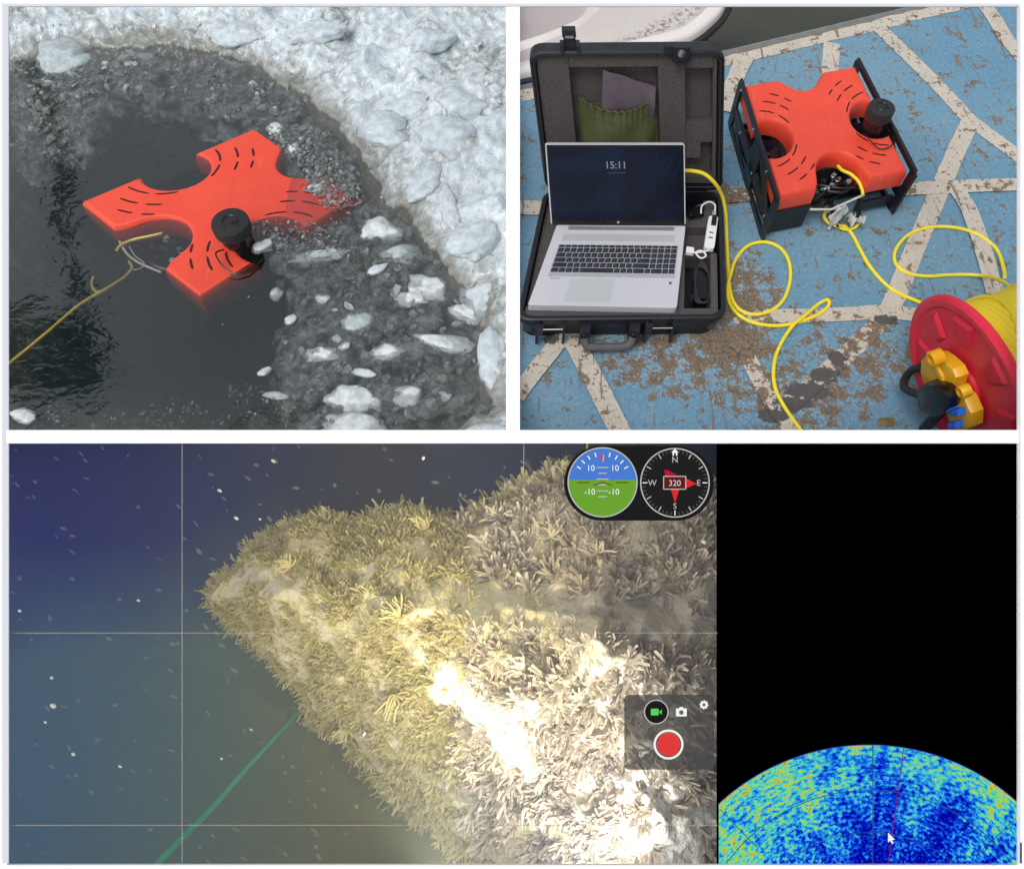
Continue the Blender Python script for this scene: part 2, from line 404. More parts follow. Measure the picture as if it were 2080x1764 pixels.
FL = [  # px, py, w, h (picture units), rot, material, label, sink
 (771, 463, 92, 60, -10, 0, 'thick white lump of floating ice touching the right corner of the submerged orange vehicle', .40),
 (533, 497, 44, 30, 20, 0, 'small white lump of floating ice against the foot of the black round sensor', .40),
 (766, 545, 46, 20, 38, 2, 'thin white ice splinter lying below the crumpled clear ice, tilted up to the right', .35),
 (812, 512, 78, 46, 0, 1, 'crumpled glassy lump of clear ice beside the thin white splinter', .45),
 (590, 649, 20, 26, -50, 2, 'small bright white ice shard alone in the dark water below the orange vehicle', .3),
 (538, 753, 30, 15, 35, 2, 'small white oval ice shard nearest the open dark water at lower middle', .3),
 (652, 714, 68, 36, 5, 0, 'pale cloudy ice lump floating midway between the small shard and the paired slabs', .5),
 (786, 709, 74, 32, 10, 0, 'flat grey ice piece floating left of the long pale slab near the right rim', .52),
 (900, 692, 130, 44, -14, 0, 'long pale ice slab floating against the right rim of the hole', .5),
 (742, 757, 56, 18, -10, 2, 'thin jagged sliver of white ice above the big cloudy slab', .35),
 (712, 806, 118, 52, -8, 0, 'rounded cloudy white slab, the rear one of the pair at the lower edge', .45),
 (716, 856, 124, 56, 4, 0, 'broad cloudy white slab, the front one of the pair at the lower edge', .45),
 (826, 798, 58, 50, -35, 0, 'greyish tilted ice block right of the paired cloudy slabs', .5),
 (866, 578, 92, 60, -20, 0, 'broken pale ice piece under the dark rim at upper right of the slush', .5),
 (832, 604, 66, 34, -8, 0, 'pale oval ice piece just below the broken piece by the rim', .5),
 (948, 632, 74, 34, -25, 0, 'pale slab wedged at the corner of the right rim', .5),
 (648, 516, 110, 26, 8, 1, 'dark ragged clear ice sheet lying just below the orange vehicle', .5),
 (700, 700, 26, 16, 20, 0, 'little grey ice bit beside the pale cloudy lump', .5),
 (560, 800, 52, 16, -8, 0, 'faint flat ice scrap left of the paired cloudy slabs', .6),
 (46, 842, 30, 54, 70, 0, 'white upright ice bit in the lower left corner of the water', .4),
 (560, 596, 24, 30, 0, 1, 'grey half-sunk ice pebble above the bright white shard', .5),
 (655, 604, 30, 20, -15, 0, 'dull rounded ice pebble in the middle of the slush', .5),
 (722, 650, 66, 50, 0, 1, 'dark glassy ice ball floating in the middle of the slush', .5),
 (640, 380, 44, 20, 20, 0, 'pinkish ice chip lying on the sunken right arm of the orange vehicle', .3),
 (560, 258, 36, 34, 10, 0, 'pinkish round ice chip at the far corner of the orange vehicle', .4),
 (598, 300, 34, 28, 40, 0, 'pale pink ice chip just right of the far orange arm', .4),
]
for i, (px, py, w_, h_, rot, mi_, lab, sk) in enumerate(FL):
    c = G(px, py, 0); s = PX((c - CAM) @ F)
    hz = .26 * min(w_, h_ * 1.4) * s
    lump((c[0], c[1], 0), w_ * s * .56, h_ * s * .62, hz, 100 + i * 7, R(rot), 4 if w_ > 60 else 3, (M_floe, M_clear, M_snowb)[mi_], 'ice_floe', lab, 'ice', 'pieces of ice floating in the hole', sink=min(.92, sk + .36), sharp=.15)
BK = [
 (92, 66, 130, 120, -12, 1, 'big pointed translucent ice block at the upper left corner of the hole'),
 (905, 285, 120, 90, -10, 2, 'scooped white ice block with a bright lower lip, upper right of the hole'),
 (912, 405, 34, 90, 12, 2, 'narrow upright stick of pale ice right of the hole'),
 (842, 208, 90, 60, 15, 2, 'rounded snowy block above the scooped white block'),
 (930, 205, 110, 80, 0, 2, 'rounded snowy block near the right edge above the scooped white block'),
 (770, 245, 110, 80, -30, 2, 'slanting glassy ice block on the right rim above the orange vehicle'),
 (980, 560, 90, 120, 10, 2, 'white ice block on the right rim beside the pale wedged slab'),
 (1002, 700, 60, 120, 5, 2, 'tall snowy ice block at the right edge beside the long slab'),
 (985, 848, 80, 26, 0, 2, 'bright snow lump in the lower right corner of the hole'),
 (640, 60, 120, 50, 10, 2, 'low snowy block at the top above the middle of the hole'),
 (470, 40, 110, 60, -10, 2, 'glassy ice block at the top above the left half of the hole'),
 (860, 90, 110, 60, 10, 2, 'broad snowy block near the top right of the ice field'),
 (250, 60, 120, 60, 5, 1, 'glassy mound of ice at the top right of the pointed block'),
 (965, 470, 110, 80, 30, 2, 'grey glassy block right of the narrow ice stick'),
 (860, 350, 110, 70, 40, 2, 'grey glassy block directly below the scooped white block'),
]
for i, (px, py, w_, h_, rot, mi_, lab) in enumerate(BK):
    c = G(px, py, .08); s = PX((c - CAM) @ F); zz = zt(c[0], c[1])
    lump((c[0], c[1], zz), w_ * s * .58, h_ * s * .58, .36 * min(w_, h_) * s, 400 + i * 11, R(rot), 4, (M_floe, M_clear, M_snowb)[mi_], 'ice_block', lab, 'ice', 'blocks of ice lying on the frozen rim', sink=.64, sharp=.10, tilt=(R(8), R(-6)))

# ---- slush: chips too many to count
def region(poly, n, smin, smax, zlo, zhi, B, edge=30, thr=.42):
    p = np.array(poly, float); x0, y0 = p.min(0); x1, y1 = p.max(0); k = 0
    while k < n:
        xs = rng.uniform(x0, x1, 4000); ys = rng.uniform(y0, y1, 4000); dd = sdist(xs, ys, poly)
        dens = np.clip(dd / edge, 0, 1) * (fbm(xs / 40, ys / 25, 77, 3) > thr)
        sel = np.nonzero(rng.random(4000) < dens)[0]
        for q in sel:
            c = G(xs[q], ys[q])
            if c[0] > -.02: continue
            s = smin + (smax - smin) * rng.random() ** 3; a = rng.random() * 6.28; el_ = .45 + .5 * rng.random(); m_ = rng.integers(5, 8)
            z = rng.uniform(zlo, zhi); th = s * (.15 + .25 * rng.random())
            rr = s * (.7 + .5 * rng.random(m_)); tt = np.arange(m_) / m_ * 6.283 + rng.random(m_) * .4
            bx = rr * np.cos(tt); by = rr * np.sin(tt) * el_; tx, ty = rng.normal(size=2) * .25
            ca, sa = math.cos(a), math.sin(a)
            ux = bx * ca - by * sa; uy = bx * sa + by * ca
            bot = np.stack([c[0] + ux, c[1] + uy, z + tx * ux + ty * uy], 1); top = np.stack([c[0] + ux * .72, c[1] + uy * .72, z + th + tx * ux + ty * uy], 1)
            V = np.concatenate([bot, top]); m_ = int(m_)
            B.add(V, [(i, (i + 1) % m_, m_ + (i + 1) % m_, m_ + i) for i in range(m_)] + [tuple(m_ + i for i in range(m_))], int(rng.random() < .12))
            k += 1
            if k >= n: break
m = Mat('slush_ice'); m.set(Base_Color=m.ramp(m.noise(70, 4), [(.35, (.16, .18, .18)), (.7, (.36, .40, .40))]), Roughness=.35, Alpha=.5); M_slush = m.m
m = Mat('white_chip'); m.set(Base_Color=m.ramp(m.noise(70, 4), [(.35, (.34, .37, .38)), (.7, (.66, .71, .73))]), Roughness=.35, Alpha=.7); M_chip = m.m
B = MB()
top = [(18, 140), (160, 104), (300, 98), (450, 112), (560, 165), (650, 235), (720, 310), (740, 400), (690, 385), (620, 340), (570, 290), (545, 262), (500, 250), (420, 240), (350, 205), (280, 195), (220, 215), (190, 262), (150, 300), (120, 330), (60, 330), (18, 310)]
region(top, 4600, .002, .020, -.022, -.001, B)
right = [(540, 470), (620, 480), (720, 400), (790, 425), (880, 520), (960, 600), (974, 690), (975, 790), (1000, 872), (600, 872), (560, 740), (590, 600), (570, 520)]
region(right, 2600, .002, .020, -.034, -.002, B)
region([(18, 800), (200, 830), (400, 790), (560, 740), (640, 872), (18, 872)], 500, .0015, .007, -.02, .001, B)
film = MB()
def film_sheet(poly, seed):
    p = np.array(poly, float); x0, y0 = p.min(0); x1, y1 = p.max(0); nx = int((x1 - x0) / 3.2); ny = int((y1 - y0) / 3.2)
    gx_, gy_ = np.meshgrid(np.linspace(x0, x1, nx), np.linspace(y0, y1, ny)); dd = sdist(gx_, gy_, poly) + 70 * (fbm(gx_ / 45, gy_ / 32, seed, 4) - .62)
    q = CAM + (F[None, None] + RT * ((gx_ - 1040) / 1040 * TH)[..., None] - U * ((gy_ - 882) / 1040 * TH)[..., None]) * 1.
    d_ = q - CAM; q = CAM + d_ * ((-.004 - HC) / d_[..., 2:3])
    e_ = np.clip(-dd, 0, 40) / 40
    wz_, _c = worley(gx_ / 17, gy_ / 10, seed + 3); wz2, _c = worley(gx_ / 7, gy_ / 4.4, seed + 8)
    q[..., 2] += .005 * (.6 - wz_) + .003 * (.6 - wz2) + .004 * (fbm(gx_ / 6, gy_ / 5, seed, 3) - .5) - .05 * e_ - .006
    ok = (dd > -30) & (q[..., 0] < -.02)
    idx = np.arange(nx * ny).reshape(ny, nx); okq = ok[:-1, :-1] & ok[1:, 1:] & ok[1:, :-1] & ok[:-1, 1:]
    fs = np.stack([idx[:-1, :-1], idx[:-1, 1:], idx[1:, 1:], idx[1:, :-1]], -1)[okq]
    film.add(q.reshape(-1, 3), fs)
film_sheet(top, 5); film_sheet(right, 15)
m = Mat('slush_film'); nn = m.noise(38, 6, .7); m.set(Base_Color=m.ramp(nn, [(.36, (.10, .12, .12)), (.6, (.38, .43, .43))]), Roughness=.4, Alpha=m.ramp(m.noise(16, 6, .65), [(.40, .05), (.62, .85)])); m.bump(nn, .35, .005)
tag(film.build('slush_film', m.m, smooth=True, ang=60), 'thin grey mush of half melted ice just under the water', kind='stuff')
region([(600, 330), (660, 335), (735, 370), (745, 410), (680, 440), (640, 420), (610, 380)], 900, .0015, .009, .002, .007, B, 25, .1)
region([(520, 250), (570, 255), (640, 300), (720, 350), (735, 380), (640, 350), (575, 320)], 420, .002, .010, -.004, .006, B, 15, .1)
region([(470, 440), (700, 440), (700, 520), (540, 520)], 420, .002, .009, -.004, .003, B, 15)
tag(B.build('ice_slush', [M_slush, M_chip]), 'grey slush of broken ice bits floating along the edges of the hole', kind='stuff')

B = MB(); n_c = 0
while n_c < 1500:
    x = rng.uniform(-2.0, -.03); y = rng.uniform(.9, 2.7)
    j = int(np.clip(np.searchsorted(yy, y), 0, NYI - 1)); i = int(np.clip((x + 2.15) / 2.1485 * (NXI - 1), 0, NXI - 1))
    if d[j, i] < .035: continue
    s = .002 + .012 * rng.random() ** 3; m_ = 6; tt = np.arange(6) / 6 * 6.283 + rng.random(6) * .5; rr = s * (.6 + .6 * rng.random(6)); a = rng.random() * 6.28; el_ = .5 + .5 * rng.random()
    bx = rr * np.cos(tt); by = rr * np.sin(tt) * el_; ux = bx * math.cos(a) - by * math.sin(a); uy = bx * math.sin(a) + by * math.cos(a); tx, ty = rng.normal(size=2) * .35; z = Zt[j, i] - s * .1
    V = np.concatenate([np.stack([x + ux, y + uy, z - .004 + tx * ux + ty * uy], 1), np.stack([x + ux * .8, y + uy * .8, z + s * .25 + tx * ux + ty * uy], 1), [[x, y, z + s * .42]]])
    B.add(V, [(k, (k + 1) % 6, 6 + (k + 1) % 6, 6 + k) for k in range(6)] + [(6 + k, 6 + (k + 1) % 6, 12) for k in range(6)], 0); n_c += 1
tag(B.build('ice_crumbs', icemat('crumb_ice', (.54, .59, .61), (.72, .78, .82), .5), smooth=True, ang=40), 'small crumbs of ice scattered over the frozen rim', kind='stuff')

# twiggy debris in the slush
B = MB()
for i in range(60):
    c = G(random.uniform(640, 820), random.uniform(480, 560), .004) if i < 20 else G(random.uniform(60, 700), random.uniform(150, 330), .003)
    a = random.uniform(0, 6.28); L = random.uniform(.01, .05); p = [c + np.array([math.cos(a + k * .3), math.sin(a + k * .3), 0]) * L * k for k in range(3)]
    B.tube(p, .0006, 4)
tag(B.build('reed_debris', plain('brown_reed', (.07, .05, .03), .8)), 'thin brown reed stalks scattered in the slush', kind='stuff')

# bare tree beyond the ice whose reflection wavers in the water
def bare_tree():
    base = np.array([-3.82, 6.0, -.4]); t_ = thing('bare_tree', base, 'dark bare leaning tree seen only as a wavy reflection in the water at left', 'tree')
    tr_ = spline([base, base + (-.1, 0, 2.2), base + (-.36, 0, 3.8), base + (-.62, .0, 4.6), base + (-1.05, .05, 5.4), base + (-1.45, .1, 6.7), base + (-1.75, .1, 7.6), base + (-2.0, .1, 8.1)], 6)
    MB().tube(tr_, np.linspace(.10, .06, len(tr_)), 8).build('trunk', M_bark, t_)
    B = MB()
    for k in range(46):
        f = random.uniform(.86, 1); p0 = tr_[int(f * (len(tr_) - 1))]; a = random.uniform(0, 6.28)
        dx = random.uniform(-1.9, .2); q = [p0, p0 + (dx * .4, math.sin(a) * .25, .15), p0 + (dx, math.sin(a) * .5, random.uniform(-.15, .9))]
        B.tube(spline(q, 4), np.linspace(.07, .02, 9), 5)
    B.build('crown', M_bark, t_)
    B = MB()
    for k in range(1500):
        p0 = tr_[-1] + np.array([random.uniform(-1.8, .05), random.uniform(-.5, .5), random.uniform(-.5, .12)]); s_ = random.uniform(.06, .14)
        n_ = rng.normal(size=3); n_ /= np.linalg.norm(n_); a_ = np.cross(n_, [0, 0, 1.]); a_ /= np.linalg.norm(a_); b_ = np.cross(n_, a_)
        B.add([p0 - a_ * s_, p0 + b_ * s_ * .5, p0 + a_ * s_, p0 - b_ * s_ * .5], [(0, 1, 2, 3)])
    B.build('foliage', plain('dark_needles', (.03, .032, .012), .8), t_)
M_bark = plain('dark_bark', (.025, .022, .014), .9)
bare_tree()

# ================================================================== VEHICLE (both panels)
def slots():
    out = []
    for sx in (-1, 1):
        for sy in (-1, 1):
            for r_, spans in ((.50, ((36, 62), (69, 98))), (.68, ((52, 66), (72, 90))), (.84, ((56, 65), (71, 82)))):
                for a0, a1 in spans: out.append((sx, sy, r_, a0 - 14, a1 - 14))
    return out
def float_outline():
    P = []
    def arc(cx_, cy_, r_, a0, a1, n=14): 
        for k in range(n + 1):
            t = R(a0 + (a1 - a0) * k / n); P.append((cx_ + r_ * math.cos(t), cy_ + r_ * math.sin(t)))
    P.append((-1, -1)); P.append((-.42, -1)); P.append((-.36, -.90)); arc(0, -.80, .33, 175, 5); P.append((.36, -.90)); P.append((.42, -1)); P.append((1, -1))
    arc(.84, -.03, .33, -61, -299, 18); P.append((1, 1)); P.append((.40, 1)); arc(0, 1.02, .30, -40, -140, 7); P.append((-.40, 1)); P.append((-1, 1))
    arc(-.84, -.03, .33, 119, -119, 18)
    return P
def vehicle(name, corners, z0, s, label, plate_top, tiltf, wet=False):
    c = [np.array(x, float) for x in corners]
    def xf(u, v, w_=0.):
        p = bil(c, (u + 1) / 2, (v + 1) / 2); return np.array([p[0], p[1], z0 + w_ * s + tiltf(p[0], p[1])])
    root = thing(name, [*bil(c, .5, .5)[:2], z0], label, 'underwater vehicle')
    fl = MB(); fl.prism(float_outline(), .086, .14, .024, bevb=.004, steps=5, bevh=.05)
    # prism bevel is in metres vertically but in half-widths sideways, which reads the same here
    fo = fl.build('float_shell', M_orange, root, xf, True, ang=28)
    for sx, sy, r_, a0, a1 in slots():
        V = []; n = 7
        for k in range(n):
            t = R(a0 + (a1 - a0) * k / (n - 1)); ww = .013 * (1 if 0 < k < n - 1 else .5)
            for q in (-1, 1):
                x = sx * (-.95 + (r_ + q * ww) * math.cos(t)); y = -.03 * 1 + sy * (r_ + q * ww) * math.sin(t); V.append((x, y, .1402))
        b = MB(); m_ = len(V); V += [(x, y, .1398) for x, y, _ in V]
        b.add(V, [(2 * k, 2 * k + 1, 2 * k + 3, 2 * k + 2) for k in range(n - 1)] + [(m_ + 2 * k, m_ + 2 * k + 1, m_ + 2 * k + 3, m_ + 2 * k + 2) for k in range(n - 1)])
        b.build('vent_slot', M_slot, fo, xf)
    pt = plate_top
    for sx in (-1, 1):
        def side(y, z, x): return None
        b = MB(); x0, x1 = (sx * 1.03, sx * 1.075)
        if x0 > x1: x0, x1 = x1, x0
        def bar(y0, z0_, y1, z1_, wd):
            dy, dz = y1 - y0, (z1_ - z0_) * 6; L = math.hypot(dy, dz); ny, nz = -dz / L * wd, dy / L * wd / 6
            q = [(y0 - ny, z0_ - nz), (y1 - ny, z1_ - nz), (y1 + ny, z1_ + nz), (y0 + ny, z0_ + nz)]
            b.add([(x, y, z) for x in (x0, x1) for y, z in q], [(0, 1, 2, 3), (7, 6, 5, 4), (0, 4, 5, 1), (1, 5, 6, 2), (2, 6, 7, 3), (3, 7, 4, 0)])
        bar(-1.08, pt - .008, 1.06, pt - .008, .048); bar(-1.02, .009, .98, .009, .05); bar(-1.04, .005, -1.06, pt - .01, .07); bar(.98, .005, 1.02, pt - .01, .07)
        bar(-.1, .008, -.12, pt - .02, .16); bar(-1.0, .06, .98, .065, .08); bar(.3, .01, .9, .06, .05); bar(-.9, .06, -.3, pt - .02, .05)
        pl_ = b.build('side_plate', M_black, root, xf)
        for k in range(6):
            yb_ = -.95 + k * .37; q = xf(sx * 1.08, yb_, pt - .012 if k % 2 else .062)
            MB().lathe([(0, .003 * s), (.0035 * s, .0025 * s), (.004 * s, 0)], q, (sx, 0, .1), 8).build('bolt', M_steel, pl_)
    b = MB(); b.box(-.98, .98, -.7, .9, .006, .014); b.build('base_plate', M_black, root, xf)
    for vy in (-.62, .8):
        MB().tube([xf(-1.03, vy, .03), xf(1.03, vy, .03)], .008 * s, 8).build('cross_bar', M_black, root)
    MB().tube([xf(-.45, -.6, .06), xf(-.45, .8, .06)], .03 * s, 20).build('electronics_tube', M_blackgl, root, smooth=True)
    MB().tube([xf(.45, -.6, .06), xf(.45, .8, .06)], .03 * s, 20).build('electronics_tube', M_blackgl, root, smooth=True)
    b = MB(); b.box(-.5, .5, -.5, .6, .03, .088); b.build('inner_housing', M_dark, root, xf)
    # thrusters under the round bites
    for sx in (-1, 1):
        cc = xf(sx * .8, -.03, .075); rr = .048 * s
        th_ = MB(); th_.lathe([(rr, -.02 * s), (rr, .012 * s), (rr * .92, .014 * s), (rr * .88, .008 * s), (rr * .88, -.02 * s)], cc, (0, 0, 1), 28); to = th_.build('thruster', M_black, root, smooth=True)
        MB().lathe([(0, .014 * s), (rr * .2, .010 * s), (rr * .26, -.004 * s), (rr * .26, -.02 * s)], cc, (0, 0, 1), 16).build('hub', M_blackgl, to, smooth=True)
        for k in range(4):
            a = k * math.pi / 2 + .4; e = np.array([math.cos(a), math.sin(a), 0]); p_ = np.array([-math.sin(a), math.cos(a), 0])
            MB().add([cc + e * rr * .2 + p_ * .006 * s + (0, 0, .004 * s), cc + e * rr * .84 + p_ * .018 * s + (0, 0, .008 * s), cc + e * rr * .84 - p_ * .014 * s - (0, 0, .006 * s), cc + e * rr * .2 - p_ * .006 * s - (0, 0, .004 * s)], [(0, 1, 2, 3)]).build('blade', M_blackgl, to)
    # cable bunch and connectors in the front bite
    for k in range(9):
        a = random.uniform(-.3, .3); z = .05 + .035 * random.random()
        pts = [xf(-.34, -.62 - .04 * k / 2, z), xf(-.15 + a, -.95 + .05 * (k % 4), z + .015), xf(.15 + a, -.92 + .04 * (k % 5), z + .01), xf(.34, -.65 - .03 * k / 2, z)]
        MB().tube(spline(pts, 6), .0042 * s, 6).build('black_cable', M_blackgl, root, smooth=True)
    for k in range(10):
        q = xf(-.24 + .5 * random.random(), -.62 - .22 * random.random(), .088); MB().lathe([(.0, .012 * s), (.005 * s, .012 * s), (.005 * s, .004 * s), (.007 * s, .004 * s), (.007 * s, -.01 * s)], q, (random.uniform(-.4, .4), random.uniform(-.6, 0), 1), 10).build('connector', M_steel if k % 2 else M_blackgl, root, smooth=True)
    return root, xf

def sensor(name, base, s, label, hs=1.):
    t_ = thing(name, base, label, 'sonar sensor'); r_ = .0365 * s; hh = .092 * s * hs
    MB().lathe([(0, -.002), (r_ * .72, -.002), (r_ * .72, .012 * s), (r_ * .84, .014 * s), (r_ * .84, hh * .50), (r_ * .9, hh * .53)], base, (0, 0, 1), 40).build('lower_housing', M_blackgl, t_, smooth=True)
    MB().lathe([(r_ * .9, hh * .53), (r_ * .93, hh * .545), (r_ * .93, hh * .57), (r_ * .9, hh * .58)], base, (0, 0, 1), 40).build('clear_band', plain('band_' + name, (.14, .07, .09), .25), t_, smooth=True)
    cp = MB().lathe([(r_ * .9, hh * .58), (r_, hh * .60), (r_, hh * .94), (r_ * .97, hh * .985), (r_ * .88, hh), (0, hh)], base, (0, 0, 1), 48).build('cap', M_rubber, t_, smooth=True)
    q = np.array(base) + (0, 0, hh + .0006)
    ar = [q + r_ * .42 * np.array([math.cos(R(a)), math.sin(R(a)), 0]) for a in range(-30, 251, 14)]
    MB().tube(ar, .0014 * s, 5).build('emblem_ring', M_blackgl, cp); MB().tube([q + r_ * np.array([.1, -.2, 0]), q + r_ * np.array([.34, .0, 0]), q + r_ * np.array([.5, -.3, 0])], .0014 * s, 5).build('emblem_mark', M_blackgl, cp)
    ca = spline([np.array(base) + (-.02 * s, -.03 * s, .012 * s), np.array(base) + (-.03 * s, -.05 * s, .02 * s), np.array(base) + (.0, -.085 * s, .008 * s), np.array(base) + (.035 * s, -.075 * s, .006 * s), np.array(base) + (.055 * s, -.045 * s, .0)], 8)
    MB().tube(ca, .0016 * s, 6).build('lead', M_blackgl, t_, smooth=True)
    return t_

# in the hole
cI = [G(*p, .004) for p in ((165, 415), (405, 605), (727, 392), (517, 258))]
sI = 1.42
vI, xI = vehicle('underwater_vehicle', cI, -.14 * sI + .005, sI, 'orange x-shaped underwater vehicle floating half sunk in the dark ice hole', .098, lambda x, y: -.030 * (x + .78))
sensor('sonar_sensor', [*G(485, 492, .0)[:2], .002], 1.33, 'black round sonar sensor standing on the orange vehicle in the water', .62)
# tethers in the ice panel
def line(name, pts, r, mat, label, cat='cable', n=7, hh=None, k=8, group=None):
    P3 = [G(x, y, h) for x, y, h in pts]
    o = MB().tube(spline(P3, k), r, n).build(name, mat, smooth=True, loc=P3[0]); return tag(o, label, cat, group)
line('tether_cable', [(-30, 770, -.01), (18, 738, -.006), (90, 680, -.004), (160, 620, -.008), (210, 590, -.015), (250, 565, -.03), (268, 545, -.035), (262, 530, -.03)], .0042, M_oldyel, 'yellow tether cable running under the water to the left edge of the ice hole')
line('tether_cable', [(236, 510, -.012), (248, 496, -.006), (275, 486, -.003), (305, 480, -.003), (330, 474, -.004)], .0042, M_oldyel, 'short pale yellow cable bend plugged into the vehicle in the ice hole')
line('tether_cable', [(190, 562, -.03), (187, 578, -.03), (195, 592, -.025), (212, 590, -.018)], .0036, M_oldyel, 'small hooked loose end of cable under water left of the vehicle')
line('tie_string', [(243, 490, -.01), (258, 515, -.015), (285, 535, -.012), (328, 553, -.012)], .0034, M_string, 'pale tie string stretched from the cable to the near orange arm in the water', 'string')
line('tie_string', [(262, 500, -.02), (275, 520, -.02), (293, 534, -.02), (285, 545, -.03), (270, 548, -.035)], .0018, M_string, 'thin twisted string loop hanging under the pale tie string', 'string')

# ================================================================== RIGHT: DOCK
def blob(m, X_, Y_, cx_, cy_, rx, ry):
    a = m.math('DIVIDE', m.math('SUBTRACT', X_, cx_), rx); b = m.math('DIVIDE', m.math('SUBTRACT', Y_, cy_), ry)
    return m.math('SUBTRACT', 1., m.math('ADD', m.math('MULTIPLY', a, a), m.math('MULTIPLY', b, b)), True)
def wear(m, paint):      # chips, rust, grit and a bare patch, as the concrete under the paint shows
    sep = m.n('ShaderNodeSeparateXYZ'); m.l(m.co(), sep.inputs[0]); X_, Y_ = sep.outputs[0], sep.outputs[1]
    nb = m.noise(26, 6, .68); nm = m.noise(90, 5, .65); nf = m.noise(300, 3, .65); ns = m.noise(11, 4, .6)
    rust = m.ramp(nm, [(.35, (.07, .055, .045)), (.52, (.17, .13, .095)), (.68, (.27, .17, .075))])
    rust = m.mix(m.ramp(nf, [(.56, 0.), (.62, .8)]), rust, (.45, .38, .28))
    g = [G(1400, 720), G(1620, 800), G(1500, 600), G(1480, 700), G(1760, 720), G(1460, 395)]
    z = m.math('MULTIPLY', blob(m, X_, Y_, g[0][0], g[0][1], .30, .14), .30)
    for (k, rx, ry, v) in ((1, .24, .15, .26), (2, .12, .20, .34), (3, .10, .07, .7), (4, .2, .13, .25), (5, .12, .05, .5)): z = m.math('MAXIMUM', z, m.math('MULTIPLY', blob(m, X_, Y_, g[k][0], g[k][1], rx, ry), v))
    lev = m.math('ADD', m.math('MULTIPLY', z, .28), m.math('ADD', m.math('MULTIPLY', nb, .55), m.math('ADD', m.math('MULTIPLY', nm, .3), m.math('MULTIPLY', ns, .15))))
    chip = m.ramp(lev, [(.550, 0.), (.560, 1.)])
    grit = m.ramp(m.math('ADD', m.math('MULTIPLY', z, .22), nf), [(.575, 0.), (.63, .9)])
    # long thin scratches
    mp = m.n('ShaderNodeMapping'); m.l(m.co(), mp.inputs[0]); mp.inputs['Rotation'].default_value = (0, 0, R(38)); mp.inputs['Scale'].default_value = (60, 6, 1)
    sc_ = m.ramp(m.noise(1., 3, .6, mp.outputs[0], .4), [(.625, 0.), (.65, .9)])
    c = m.mix(grit, paint, m.mix(m.ramp(nm, [(.45, 0.), (.55, 1.)]), (.55, .56, .54), (.22, .19, .15)))
    c = m.mix(sc_, c, (.20, .17, .14)); c = m.mix(chip, c, rust)
    pts = [(G(1700, 728), .035, .03), (G(1672, 762), .05, .035), (G(1640, 795), .075, .035), (G(1605, 822), .07, .03), (G(1570, 846), .06, .025), (G(1120, 690), .03, .025), (G(1800, 650), .04, .02)]
    zb = None
    for p, rx, ry in pts: q = blob(m, X_, Y_, p[0], p[1], rx, ry); zb = q if zb is None else m.math('MAXIMUM', zb, q)
    bare = m.ramp(m.math('ADD', m.math('MULTIPLY', zb, .42), m.math('ADD', m.math('MULTIPLY', nb, .85), m.math('MULTIPLY', nm, .35))), [(.80, 0.), (.82, 1.)])
    c = m.mix(bare, c, m.mix(nm, (.07, .065, .065), (.125, .115, .11)))
    m.set(Roughness=m.ramp(nm, [(.3, .6), (.7, .85)])); m.bump(m.math('SUBTRACT', nf, m.math('MULTIPLY', chip, 1.5)), .35, .004)
    return c
m = Mat('painted_dock'); n1 = m.noise(5, 6, .62); n9 = m.noise(1.5, 3)
m.set(Base_Color=wear(m, m.mix(m.ramp(n9, [(.4, 0.), (.6, .5)]), m.mix(n1, (.082, .245, .395), (.15, .33, .475)), (.19, .34, .43)))); M_dock = m.m
m = Mat('chipped_white_paint'); nb = m.noise(40, 7, .72); nm = m.noise(110, 5, .65)
wp = m.mix(m.noise(12, 4), (.50, .45, .37), (.70, .64, .56)); wp = m.mix(m.ramp(m.noise(330, 2), [(.60, 0.), (.66, .6)]), wp, (.25, .22, .18))
wp = m.mix(m.ramp(m.math('ADD', m.math('MULTIPLY', nb, .65), m.math('MULTIPLY', nm, .35)), [(.575, 0.), (.595, 1.)]), wp, (.13, .11, .09))
m.set(Base_Color=wear(m, wp)); M_stripe = m.m
M_conc = plain('bare_concrete', (.20, .185, .165), .85, var=.35, scale=40, bump=.4)
e0, e1_, e2_ = G(1057, 172), G(1480, 101), G(1840, 15); dv = (e2_ - e1_); dv /= np.linalg.norm(dv)
dl = (e0 - e1_); dl /= np.linalg.norm(dl); eL = e1_ + dl * ((.006 - e1_[0]) / dl[0]); eR = e2_ + dv * 1.6
xs = G(1466, 886)[0]
dock = [(.006, .871), (xs, .871), tuple(G(1490, 1240)[:2]), (2.8, G(1490, 1240)[1]), tuple(eR[:2]), tuple(e2_[:2]), tuple(e1_[:2]), tuple(eL[:2])]
b = MB(); b.prism(dock, -.006, 0)
tag(b.build('dock_deck', M_dock), 'blue painted concrete dock deck with worn chips', kind='structure')
b = MB(); ew = [eL, e1_, e2_, eR]; off_ = np.array([0, -.004, -.006])
b.add([p + off_ for p in ew] + [p + np.array([0, -.004, -.6]) for p in ew] + [p + np.array([0, -.10, -.006]) for p in ew] + [p + np.array([0, -.10, -.6]) for p in ew],
      [(i, i + 1, 5 + i, 4 + i) for i in range(3)] + [(8 + i, 9 + i, 13 + i, 12 + i) for i in range(3)] + [(i, i + 1, 9 + i, 8 + i) for i in range(3)] + [(4 + i, 5 + i, 13 + i, 12 + i) for i in range(3)])
tag(b.build('quay_wall', plain('quay_concrete', (.16, .15, .13), .9, var=.4, scale=20, bump=.5)), kind='structure')
